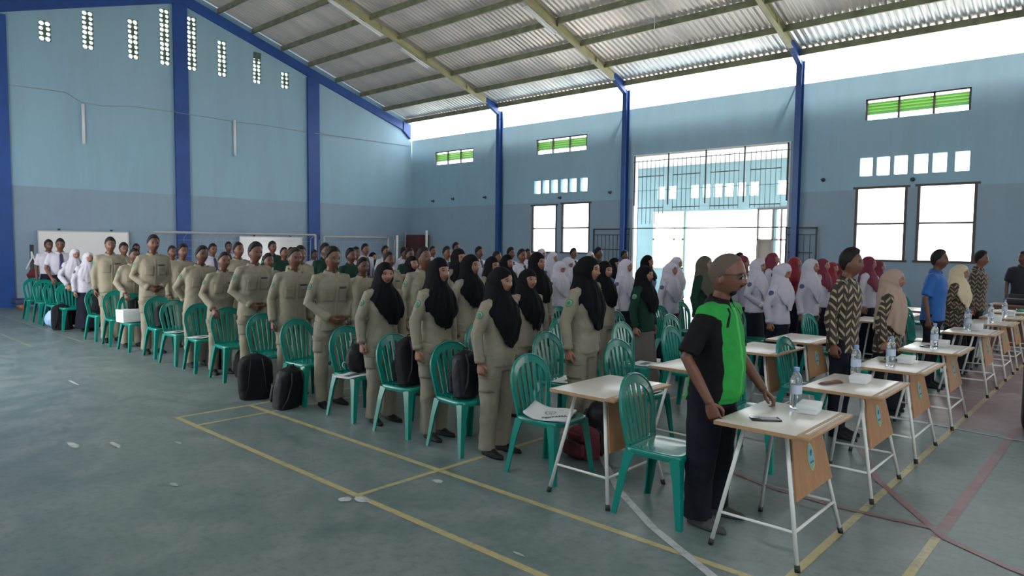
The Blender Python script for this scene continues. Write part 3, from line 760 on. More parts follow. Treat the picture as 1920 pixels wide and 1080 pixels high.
def join_raw(me, mb, mi=0):
    """append raw geometry of mb to mesh me"""
    bm = bmesh.new(); bm.from_mesh(me); t = mb.mesh('t', MATS['brown_skin']); 
    for p in t.polygons: p.material_index = mi
    bm.from_mesh(t); bm.to_mesh(me); bm.free(); bpy.data.meshes.remove(t); me.update(); return me
def bvh_of(me):
    v = np.empty(len(me.vertices)*3); me.vertices.foreach_get('co', v); v = v.reshape(-1, 3)
    return BVHTree.FromPolygons([tuple(x) for x in v], [tuple(p.vertices) for p in me.polygons])
def conform(bvh, c, d, a, b, w, h, off=.004, nx=8, ny=8, mi=0, mb=None, disc=False, taper=1.):
    """patch of size w x h centred at c (directions a,b), projected along d on the surface, with thickness"""
    mb = mb or MB(); c, d, a, b = Vector(c), Vector(d).normalized(), Vector(a).normalized(), Vector(b).normalized()
    def hit(p):
        r = bvh.ray_cast(p-d*.25, d, .5); return (r[0], True) if r[0] is not None else (p, False)
    if disc:
        rings_ = [];
        for rr in (0.02, .35, .7, 1.): rings_.append([hit(c+a*(w/2*rr*cos(2*PI*k/16))+b*(h/2*rr*sin(2*PI*k/16)))[0]-d*off for k in range(16)])
        rings_ = rings_+[[p+d*(off+.003) for p in rings_[-1]]]
        mb.rings(rings_, mi, True, False); return mb
    G = [[None]*(nx+1) for _ in range(ny+1)]
    for j in range(ny+1):
        for i in range(nx+1):
            tw = 1-(1-taper)*(1-j/ny)
            G[j][i] = hit(c+a*((i/nx-.5)*w*tw)+b*((j/ny-.5)*h))[0]
    out = [G[j][i]-d*off for j in range(ny+1) for i in range(nx+1)]; inn = [G[j][i]+d*.004 for j in range(ny+1) for i in range(nx+1)]
    N = (nx+1)*(ny+1); F = []
    for j in range(ny):
        for i in range(nx):
            q_ = (j*(nx+1)+i, j*(nx+1)+i+1, (j+1)*(nx+1)+i+1, (j+1)*(nx+1)+i); F.append(q_)
    bd = [i for i in range(nx+1)]+[j*(nx+1)+nx for j in range(1, ny+1)]+[ny*(nx+1)+i for i in range(nx-1, -1, -1)]+[j*(nx+1) for j in range(ny-1, 0, -1)]
    for k in range(len(bd)): p, q_ = bd[k], bd[(k+1) % len(bd)]; F.append((p, q_, q_+N, p+N))
    mb.add(out+inn, F, mi, True); return mb

def hand(mb_palm, mb_f, wr, d, w, n, curl=.35, size=1., thumb=.5, spread=.0):
    wr, d, w, n = Vector(wr), Vector(d).normalized(), Vector(w), Vector(n)
    w = (w-d*w.dot(d)).normalized(); n = (n-d*n.dot(d)-w*n.dot(w)).normalized(); S = size
    def P(a, b, c): return wr+d*(a*S)+w*(b*S)+n*(c*S)
    R = []
    for a, wd, tk in ((-.02, .026, .020), (.0, .027, .018), (.02, .034, .016), (.045, .040, .0155), (.075, .041, .014), (.092, .038, .011)):
        R.append([P(a, wd*cos(2*PI*k/12), tk*sin(2*PI*k/12)) for k in range(12)])
    mb_palm.rings(R)
    for i, (L, off) in enumerate(((.074, .030), (.082, .0105), (.076, -.010), (.058, -.029))):
        p = P(.082, off, .002); ang = curl*(.55+.12*i); side = w*(spread*(1.5-i)*.1)
        pts = [P(.060, off*.9, 0), p]; rr = [.0098*S, .0098*S]
        for k, fl_ in enumerate((.46, .31, .23)):
            dd = (d*cos(ang)+n*sin(ang)+side).normalized(); p = p+dd*(L*fl_*S); pts.append(p); rr.append((.0088, .0082, .0068)[k]*S); ang += curl*(.9 if k == 0 else .8)
        mb_f.tube(pts, rr, 8, 0, 1., True)
    p0 = P(.018, .024, .004); p1 = P(.040, .046, .012+.01*thumb); p2 = P(.066, .052, .018+.02*thumb); p3 = P(.088, .046-.01*thumb, .024+.026*thumb)
    mb_f.tube([p0, p1, p2, p3], [.013*S, .0115*S, .0100*S, .0075*S], 8, 0, 1., True)

def shoe(parent, x, y, rz, m=None, L=.27):
    mb = MB(); R = []
    for t in np.linspace(0, 1, 13):
        xx = (t-.30)*L; wd = .046*math.sqrt(max(.02, 1-abs(2*t-1)**3.2))*(1.0 if t > .35 else .86); h = .085 if t < .35 else .085-.045*sh2((t-.35)/.5)
        if t < .04 or t > .96: h *= .6
        ring = []
        for k in range(14):
            a = 2*PI*k/14; yy = wd*cos(a); zz_ = max(0, .012+(h-.012)*sin(a)) if sin(a) > 0 else .012*(1+sin(a)*1.0)
            ring.append((xx, yy, zz_))
        R.append(ring)
    mb.rings(R); 
    c, s_ = cos(rz), sin(rz)
    mb.v = [(x+px*c-py*s_, y+px*s_+py*c, pz) for px, py, pz in mb.v]
    return mb.build('shoe', [m or M_SHOE], parent)

ARMS = {  # elbow, wrist, hand dir, thumb-side dir, palm normal (for left side y>0; mirrored for right)
 'down': ((-.035, .232, 1.11), (.010, .236, .862), (.08, .0, -1), (1, 0, .1), (0, -1, 0), .95),
 'clasp': ((-.03, .255, 1.125), (.165, .085, .955), (.45, -.8, -.35), (.3, .1, 1), (-1, -.5, 0), .8),
 'back': ((-.11, .235, 1.13), (-.16, .10, .93), (-.1, -.8, -.4), (0, 0, 1), (1, 0, 0), .7),
 'lean': ((.05, .255, 1.12), (.30, .19, .93), (.6, -.1, -.75), (.6, -.5, .3), (.3, -.3, -.8), .7),
}
TORSO_M = [(.70, 0, .145, .184), (.84, .0, .140, .178), (.92, 0, .138, .176), (1.02, 0, .130, .170), (1.12, .004, .130, .174), (1.22, .010, .134, .186), (1.31, .006, .128, .196), (1.37, 0, .108, .182), (1.41, -.006, .082, .125), (1.435, -.008, .066, .078)]
TORSO_F = [(.70, 0, .150, .190), (.82, .0, .140, .178), (.92, 0, .134, .172), (1.02, 0, .122, .158), (1.12, .004, .122, .158), (1.22, .022, .140, .170), (1.31, .010, .124, .176), (1.37, 0, .100, .160), (1.41, -.006, .075, .105), (1.435, -.008, .060, .070)]
def torso_rings(mb, T, k=1., zmin=0, fat=1., n=28, e=.86, zshift=0):
    R = []
    for z, cx, rx, ry in T:
        if z < zmin: continue
        ring = []
        for i in range(n):
            t = 2*PI*i/n; c, s_ = cos(t), sin(t); ff = 1+(fat-1)*(1 if z < 1.3 else .3)
            ring.append((cx+rx*k*ff*abs(c)**e*(1 if c > 0 else -1), ry*k*ff*abs(s_)**e*(1 if s_ > 0 else -1), z+zshift))
        R.append(ring)
    mb.rings(R)
SLEEVE = dict(khaki=1, white=1)

def build_person(out, pose='down', seed=0, vox=.008, lean=0., hyaw=0., hpitch=0., mouth=.3, fat=1., detail=True, arms=None, stance=.095, hs=1., skin=None, step=0.):
    """out: dict of outfit options; returns root body object with clothing as children"""
    rs = random.Random(seed); fem = out.get('fem', False); skin = skin or (M_SKINF if fem else (M_SKIN if seed % 3 else M_SKIN2))
    cvox = max(vox*1.15, .008)
    def warp(p):
        t = min(1., max(0., (p.z-.80)/.9)); return Vector((p.x+lean*t**1.1, p.y, p.z-.28*lean*abs(lean)*t))
    def unwarp(p): p = Vector(p); t = min(1., max(0., (p.z-.80)/.9)); return Vector((p.x-lean*t**1.1, p.y, p.z))
    sw = .92 if fem else 1.
    A = []
    for sg in (1, -1):
        a = (arms or {}).get(sg) or ARMS[pose]
        j = rs.uniform(-.015, .015)
        el, wr, hd, tw, pn, cu = a
        A.append((Vector((0, .178*sw*sg, 1.375)), Vector((el[0]+j, el[1]*sg, el[2])), Vector((wr[0]+j, wr[1]*sg, wr[2])), Vector((hd[0], hd[1]*sg, hd[2])), Vector((tw[0], tw[1]*sg, tw[2])), Vector((pn[0], pn[1]*sg, pn[2])), cu))
    # ---- body
    mb = MB(); T = out.get('torso') or (TORSO_F if fem else TORSO_M)
    torso_rings(mb, T, .80, .84, fat)
    hc = Vector((.022, 0, 1.587)); HR = rotm(hyaw, hpitch)
    P = head_grid(female=fem, mouth=mouth); nvv, nuu = P.shape[:2]; Pf = P.reshape(-1, 3)*hs @ np.array(HR.transposed())
    Pf = Pf+np.array(hc)+np.array([0, 0, (hs-1)*.1]); add_grid(mb, Pf.reshape(P.shape))
    mb.tube([(-.012, 0, 1.37), (-.006, 0, 1.44), (.006, 0, 1.50), (.012, 0, 1.56)], [.066, .055 if not fem else .047, .052 if not fem else .044, .05], 16)
    for sg in ((1, -1) if not out.get('hij') else ()):   # ears
        c = HR @ Vector((-.006, .076*sg*hs, -.008)); mb.ell(hc+c, (.017, .008, .031), 10, 8, 0, HR @ Matrix.Rotation(.35*sg, 3, 'Z'))
    raw = MB()
    for S_, E_, W_, hd, tw, pn, cu in A:
        E2, W2 = unwarp(E_), unwarp(W_)
        mb.tube([S_*.9+Vector((0, 0, .13)), S_, S_+(E2-S_)*.5, E2, E2+(W2-E2)*.35, W2], [.04, .046, .042, .036, .036, .025], 12)
        hand(mb, raw, W2, hd, tw, pn, cu, 1.0)
    for sg in (1, -1):
        st = stance*sg
        mb.tube([(0, .08*sg, .92), (0, .09*sg, .80), (.005, st, .48), (-.02, st, .30), (-.03+step*sg, st, .07)], [.09, .075, .052, .05, .036], 12)
    me = fuse(mb, vox, 1, [skin, M_LIP], 'body')
    cc = (centers(me)-np.array(hc)) @ np.array(HR) / hs
    lipm = (cc[:, 0] > .07) & (np.abs(cc[:, 2]+.0645) < .0095) & (np.abs(cc[:, 1])/.020+np.abs(cc[:, 2]+.0645)/.012 < 1.15)
    setmi(me, lipm.astype(int)); join_raw(me, raw, 0)
    me.vertices.foreach_set('co', [c for v in me.vertices for c in warp(v.co)]); me.polygons.foreach_set('use_smooth', [True]*len(me.polygons)); me.update()
    root = obj('person', me)
    def part(name, mesh, wrap_=True, parent=root):
        if wrap_: mesh.vertices.foreach_set('co', [c for v in mesh.vertices for c in warp(v.co)]); mesh.update()
        return obj(name, mesh, parent)
    # ---- eyes and brows
    for sg in (1, -1):
        e = MB(); c = Vector((.0745, .0305*sg, .003)); tr = lambda p: hc+HR @ (p*hs)
        e.ell(c, (.0112, .0135, .0060), 12, 8, 0); e.ell(c+Vector((.0058, 0, 0)), (.0066, .0062, .0056), 10, 6, 1)
        e.tube([c+Vector((.004, -.0155, -.001)), c+Vector((.0118, -.006, .0050)), c+Vector((.0118, .006, .0050)), c+Vector((.004, .0155, -.001))], [.0016, .0034, .0034, .0016], 5, 1)
        wrapv(e, tr); part('eye', e.mesh('eye', [M_EYE, M_IRIS]))
        if not out.get('hij') or detail:
            b_ = MB(); b_.tube([(.078, .013*sg, .0235), (.0835, .025*sg, .0285), (.078, .040*sg, .026), (.070, .048*sg, .020)], [.003, .0042, .0036, .002], 6); b_.v = [(x+.002, y, z) for x, y, z in b_.v]
            wrapv(b_, tr); part('eyebrow', b_.mesh('eyebrow', [M_HAIR]))
    # ---- hair or hijab
    tr = lambda p: hc+HR @ p
    if not out.get('hij'):
        G = head_grid(48, 36); nv, nu = G.shape[0]-1, G.shape[1]
        ht = out.get('hair', .012); top = out.get('hairtop', .012)
        az = np.abs(np.arctan2(G[..., 1], G[..., 0]+.0)); el = G[..., 2]
        line = np.interp(az, [0, .45, .75, 1.05, 1.30, 1.48, 1.62, 1.95, 2.3, PI], [.080, .080, .073, .052, .030, -.004, .004, -.022, -.060, -.074])
        dd = el-line; tt = sh2(dd/.018); nz = np.random.RandomState(seed).rand(*dd.shape)
        nrm = G/np.array([HA[0]**2, HA[1]**2, HA[2]**2]); nrm /= np.linalg.norm(nrm, axis=-1, keepdims=True)
        offv = np.where(dd > -.012, -.002+tt*(ht*.38+(ht*.4+top)*np.clip(nrm[..., 2], 0, 1)**.7+.003*nz), -.012)
        H_ = (G+nrm*offv[..., None])*hs; mbh = MB(); nn = nu
        V = H_.reshape(-1, 3); F = []
        for j in range(nv):
            for i in range(nu):
                q_ = (j*nn+i, j*nn+(i+1) % nn, (j+1)*nn+(i+1) % nn, (j+1)*nn+i)
                if all(dd.reshape(-1)[k] > -.016 for k in q_): F.append(q_)
        F.append([nv*nn+i for i in range(nn)])
        mbh.add([tuple(tr(Vector(p))+Vector((0, 0, (hs-1)*.1))) for p in V], F)
        hm = mbh.mesh('hair', [out.get('hairmat', M_HAIR)])
        bm = bmesh.new(); bm.from_mesh(hm); bmesh.ops.delete(bm, geom=[v for v in bm.verts if not v.link_faces], context='VERTS'); bm.to_mesh(hm); bm.free()
        part('hair', hm)
    else:
        zf, zs, zb = out.get('hem', (1.08, 1.33, 1.20)); hb = MB()
        G = head_grid(36, 28); nrm = G/np.array([HA[0]**2, HA[1]**2, HA[2]**2]); nrm /= np.linalg.norm(nrm, axis=-1, keepdims=True)
        lowf = np.clip(-G[..., 2]/.117, 0, 1)
        base = G.copy(); base[..., 0] = HA[0]*1.03*(G[..., 0]/HA[0]); 
        # smooth skull shell, shifted back so that only the face shows
        th = np.linspace(.001, PI-.001, 29)[:, None]; ph = np.linspace(0, 2*PI, 36, endpoint=False)[None, :]
        E = np.stack([.108*np.sin(th)*np.cos(ph), .090*np.sin(th)*np.sin(ph), -.131*np.cos(th)+0*ph], -1); E[..., 0] -= .027*(1-.60*sh2((E[..., 2]+.03)/.11)); E[..., 2] += .004
        E[..., 1] *= 1-.06*np.clip(-E[..., 2]/.13, 0, 1); E[..., 0] = np.where(E[..., 0] < 0, E[..., 0]*1.24, E[..., 0])
        hb.rings([[tuple(tr(Vector(p))) for p in row] for row in E])
        # rim around the face
        rim = []
        for k in range(28):
            a = 2*PI*k/28; rim.append(tr(Vector((.064-.016*max(0, sin(a))**2-.022*abs(cos(a)), .064*cos(a), .066*sin(a)-.010 if sin(a) > 0 else .100*sin(a)-.012))))
        rim.append(rim[0]); hb.tube(rim, .0115, 8)
        prof = [(1.56, .102, .092, -.034), (1.50, .112, .104, -.028), (1.455, .124, .126, -.020), (1.42, .132, .154, -.008), (1.385, .136, .186, .002), (1.33, .146, .214, .006), (1.22, .160, .232, .014), (1.10, .152, .226, .008), (.98, .158, .222, 0), (.80, .165, .222, 0)]
        pz = np.array([p_[0] for p_ in prof])[::-1]; px = np.array([p_[1] for p_ in prof])[::-1]; py = np.array([p_[2] for p_ in prof])[::-1]; pc = np.array([p_[3] for p_ in prof])[::-1]
        k1, ph1 = rs.choice([7, 8, 9]), rs.uniform(0, 6); sk = rs.uniform(-.25, .25)
        R = []
        for t in np.linspace(0, 1, 22):
            ring = []
            for i in range(48):
                a = 2*PI*i/48; ca, ca2 = cos(a-sk), cos(a)
                hem = zs+(zf-zs)*max(0, ca)**1.8 if ca > 0 else zs+(zb-zs)*max(0, -ca)**.9
                z = 1.56+(hem-1.56)*t; rx, ry, cx = np.interp(z, pz, px), np.interp(z, pz, py), np.interp(z, pz, pc)
                fo = 1+.045*sh2((t-.25)/.6)*sin(k1*a+ph1+1.2*sin(2*a))+(.02 if t > .5 else 0)
                ring.append((cx+rx*ca2*fo, ry*sin(a)*fo*sw, z))
            R.append(ring)
        hb.rings(R)
        def fold(co):
            z = co[:, 2]; a = np.arctan2(co[:, 1], co[:, 0]); m_ = np.clip((1.52-z)/.15, 0, 1)
            return m_*(.0045*np.sin(a*11+z*9+ph1)+.003*np.sin(a*19-z*14))+(1-m_)*.0018*np.sin(z*70+a*3+ph1)
        part('headscarf', fuse(hb, cvox, 4, [out['hij']], 'headscarf', wr=.0035, ws=.8, fold=fold, seed=seed))
    # ---- trousers or skirt
    zt = 1.0
    lb = MB()
    if out.get('skirt'):
        R = []
        for z, rx, ry in ((1.02, .110, .145), (.95, .120, .156), (.85, .126, .164), (.70, .140, .182), (.60, .150, .194), (.35, .178, .215), (.10, .205, .240), (.07, .20, .235)):
            R.append([(rx*cos(2*PI*i/32)*(1+.035*sin(7*2*PI*i/32+seed)*(1-z)), ry*sin(2*PI*i/32)*(1+.035*sin(7*2*PI*i/32+seed)*(1-z)), z) for i in range(32)])
        lb.rings(R); lm = fuse(lb, cvox, 2, [out['bot']], 'skirt', wr=.006, ws=.5, seed=seed+1); sk_ = part('skirt', lm)
    else:
        bg_ = out.get('baggy', 1.)
        R = []
        for z, rx, ry in ((1.03, .112, .148), (.98, .120, .158), (.90, .130, .172), (.83, .132, .178), (.78, .120, .170)):
            R.append([(rx*fat*cos(2*PI*i/24), ry*fat*sin(2*PI*i/24), z) for i in range(24)])
        lb.rings(R)
        for sg in (1, -1):
            st = stance*sg
            lb.tube([(0, .085*sg, .92), (0, .090*sg, .78), (.005, st*.98, .62), (.004, st, .46), (-.012, st*1.02, .28), (-.020+step*sg, st*1.02, .10), (-.020+step*sg, st*1.02, .055)], [.094*bg_, .092*bg_, .084*bg_, .075*bg_, .070*bg_, .070*bg_, .072*bg_], 16)
        lm = fuse(lb, cvox, 2, [out['bot']], 'trousers', wr=.0095, ws=.7, seed=seed+1); bt = bvh_of(lm) if detail and out.get('cargo') else None
        tr_o = part('trousers', lm)
        if bt:
            for sg in (-1, 1):
                pk = conform(bt, (.01, .17*sg, .68), (0, -sg, 0), (1, 0, 0), (0, 0, 1), .15, .17, .010); conform(bt, (.01, .17*sg, .745), (0, -sg, 0), (1, 0, 0), (0, 0, 1), .16, .05, .015, mb=pk)
                pm = pk.mesh('cargo_pocket', [M_KHAKID]); part('cargo_pocket', pm, True, tr_o)
    # ---- shirt
    sb = MB(); z0 = out.get('hemz', .82); Tt = [t_ for t_ in T if t_[0] > z0]
    t0 = np.interp(z0, [t_[0] for t_ in T], [t_[2] for t_ in T]), np.interp(z0, [t_[0] for t_ in T], [t_[3] for t_ in T])
    Tt = [(z0, 0, t0[0], t0[1]), (z0+.02, 0, t0[0], t0[1])]+[t_ for t_ in Tt if t_[0] > z0+.03]
    torso_rings(sb, Tt, 1.02, 0, fat)
    sl = out.get('sleeve', 1.)
    for S_, E_, W_, hd, tw, pn, cu in A:
        E2, W2 = unwarp(E_), unwarp(W_); end = E2+(W2-E2)*.94 if sl >= 1 else S_+(E2-S_)*sl
        inn = Vector((S_.x, S_.y*.55, S_.z+.012))
        if sl >= 1: sb.tube([inn, S_, S_+(E2-S_)*.45, E2, E2+(W2-E2)*.45, end], [.058, .066, .062, .056, .051, .044], 14)
        else: sb.tube([inn, S_, S_+(E2-S_)*(sl*.6), end], [.058, .068, .066, .070], 14)
    smats = [out['top']]+out.get('top2', [])
    sm = fuse(sb, cvox, 3, smats, 'shirt', wr=.0085, ws=.85, seed=seed+2)
    if out.get('paint'): setmi(sm, out['paint'](centers(sm), A))
    bs = bvh_of(sm)
    deco = []
    if out.get('pockets') and detail and not out.get('hij'):
        for sg in (1, -1):
            pk = conform(bs, (.14, .085*sg, 1.20), (-1, 0, 0), (0, 1, 0), (0, 0, 1), .108, .120, .009); conform(bs, (.14, .085*sg, 1.252), (-1, 0, 0), (0, 1, 0), (0, 0, 1), .116, .038, .015, mb=pk)
            deco.append(('chest_pocket', pk, [out.get('pmat', M_KHAKID)]))
        pl = conform(bs, (.14, 0, 1.12), (-1, 0, 0), (0, 1, 0), (0, 0, 1), .03, .52, .004, 3, 20); deco.append(('placket', pl, [out['top']]))
        tp = conform(bs, (.14, .085, 1.285), (-1, 0, 0), (0, 1, 0), (0, 0, 1), .10, .020, .005, 6, 2); deco.append(('name_tape', tp, [M_TAPE]))
    if out.get('patch'):
        for sg in ((-1,) if not detail else (-1, 1)):
            S_, E_, W_ = A[0 if sg == 1 else 1][:3]; c = S_+(unwarp(E_)-S_)*.30; c = (c.x+.006, c.y, c.z)
            pt_ = conform(bs, c, (0, -sg, 0), (1, 0, 0), (0, 0, 1), .072, .072, .0015, disc=True)
            if out['patch'][0] is not out['patch'][1]:
                conform(bs, c, (0, -sg, 0), (1, 0, 0), (0, 0, 1), .054, .054, .0025, disc=True, mi=1, mb=pt_); conform(bs, c, (0, -sg, 0), (1, 0, 0), (0, 0, 1), .040, .040, .0035, disc=True, mi=0, mb=pt_)
            deco.append(('arm_patch', pt_, out['patch']))
    if out.get('tie'):
        tb = MB(); tb.box((.10, 0, 1.405), (.03, .032, .035)); conform(bs, (.15, 0, 1.21), (-1, 0, 0), (0, 1, 0), (0, 0, 1), .062, .38, .012, 4, 16, mb=tb, taper=1.3); deco.append(('necktie', tb, [M_TIE]))
    if out.get('extra') and detail: deco += out['extra'](bs)
    shirt_o = part('shirt', sm)
    for nm, mb_, mt in deco: part(nm, mb_.mesh(nm, mt), True, shirt_o)
    if not out.get('hij') or out.get('collar'):
        co_ = MB(); cm = out.get('colmat', out['top']); K = 30; R = [[] for _ in range(5)]
        for k in range(K+1):
            a = .30+(2*PI-.60)*k/K; ff = abs(k/K-.5)*2; fr = cos(a)
            for i, (r_, z_) in enumerate(((.060, 1.418), (.0585, 1.462-.010*ff), (.064, 1.474-.012*ff), (.075, 1.452-.02*ff), (.088+.012*ff, 1.418-.028*ff**3))):
                R[i].append((-.004+r_*1.04*cos(a), r_*1.12*sin(a), z_-.012*fr))
        V = [p for r_ in R for p in r_]; n_ = K+1
        co_.add(V, [(i*n_+k, i*n_+k+1, (i+1)*n_+k+1, (i+1)*n_+k) for i in range(4) for k in range(K)])
        co_.add([(x, y, z-.004) for x, y, z in R[4]]+[(x*.93, y*.93, z-.004) for x, y, z in R[4]], [(k, k+1, n_+k+1, n_+k) for k in range(K)])
        part('collar', co_.mesh('collar', [cm]), True, shirt_o)
    if out.get('cuffs', sl >= 1):
        for S_, E_, W_, hd, tw, pn, cu in A:
            E2, W2 = unwarp(E_), unwarp(W_); a = E2+(W2-E2)*.80; b_ = E2+(W2-E2)*.97
            part('cuff', MB().tube([a, b_], [.047, .045], 14).mesh('cuff', [out['top']]), True, shirt_o)
    if out.get('belt'):
        part('belt', MB().rings([[(.126*fat*cos(2*PI*i/28)*q_, .164*fat*sin(2*PI*i/28)*q_, z) for i in range(28)] for z, q_ in ((.985, 1.), (.985, 1.03), (1.02, 1.03), (1.02, 1.))]).mesh('belt', [M_TROU]))
    for sg in (1, -1): shoe(root, -.005+step*sg, stance*1.02*sg, .12*sg, out.get('shoe'))
    return root

EMB = [M_EMBG, M_EMBW]; EMN = [M_EMBN, M_EMBN]
O = dict(
 khaki_m=dict(top=M_KHAKI, bot=M_KHAKI, pockets=1, patch=EMB, cargo=1, baggy=1.05),
 khaki_f=dict(fem=1, top=M_KHAKI, bot=M_KHAKI, pockets=1, patch=EMB, cargo=1, baggy=1.08, hij=M_HIJB),
 white_m=dict(top=M_WSHIRT, bot=M_NAVY, hemz=.985, belt=1, tie=1, pockets=1, pmat=M_WSHIRT, sleeve=.75),
 white_f=dict(fem=1, top=M_WSHIRT, bot=M_NAVY, skirt=1, hij=M_HIJW, patch=EMN, hemz=.84, hem=(1.02, 1.30, 1.12)),
 green_m=dict(top=M_GREEN, bot=M_GREEN, pockets=1, pmat=M_GREEN, patch=EMB),
 green_f=dict(fem=1, top=M_GREEN, bot=M_GREY, skirt=1, hij=M_HIJB, patch=EMB, hemz=.80, hem=(1.12, 1.33, 1.2)),
 black_f=dict(fem=1, top=M_KHAKI, bot=M_KHAKI, hij=M_HIJB, patch=EMB, baggy=1.08),
 red_f=dict(fem=1, top=M_WSHIRT, bot=M_NAVY, skirt=1, hij=M_HIJM, hemz=.84, hem=(1.10, 1.33, 1.18)),
 redall_f=dict(fem=1, top=M_HIJR, bot=M_NAVY, skirt=1, hij=M_HIJR, hemz=.80),
 brown_f=dict(fem=1, top=M_GREEN, bot=M_GREY, skirt=1, hij=M_HIJG, hem=(1.05, 1.28, 1.1)),
 denim_f=dict(fem=1, top=mat('denim_blue_cotton', (.10, .13, .24), .8), bot=M_NAVY, skirt=1, hij=M_HIJB, hem=(1.25, 1.36, 1.3)),
 batik_m=dict(top=M_BATIK, bot=M_TROU, hemz=.78, sleeve=1., patch=None),
 batik2_m=dict(top=M_BATIK2, bot=M_TROU, hemz=.80),
 beige_f=dict(fem=1, top=M_BATIK, bot=M_TROU, skirt=1, hij=M_HIJE, hemz=.72, hem=(.92, 1.08, .97)),
 cream_f=dict(fem=1, top=M_BATIK2, bot=M_TROU, skirt=1, hij=M_HIJC, hemz=.72, hem=(1.0, 1.30, 1.18)),
 blue_m=dict(top=M_BLUSH, bot=M_TROU, hemz=.84, sleeve=.85),
 navy_m=dict(top=M_NPOLO, bot=M_TROU, hemz=.84, sleeve=.8),
)
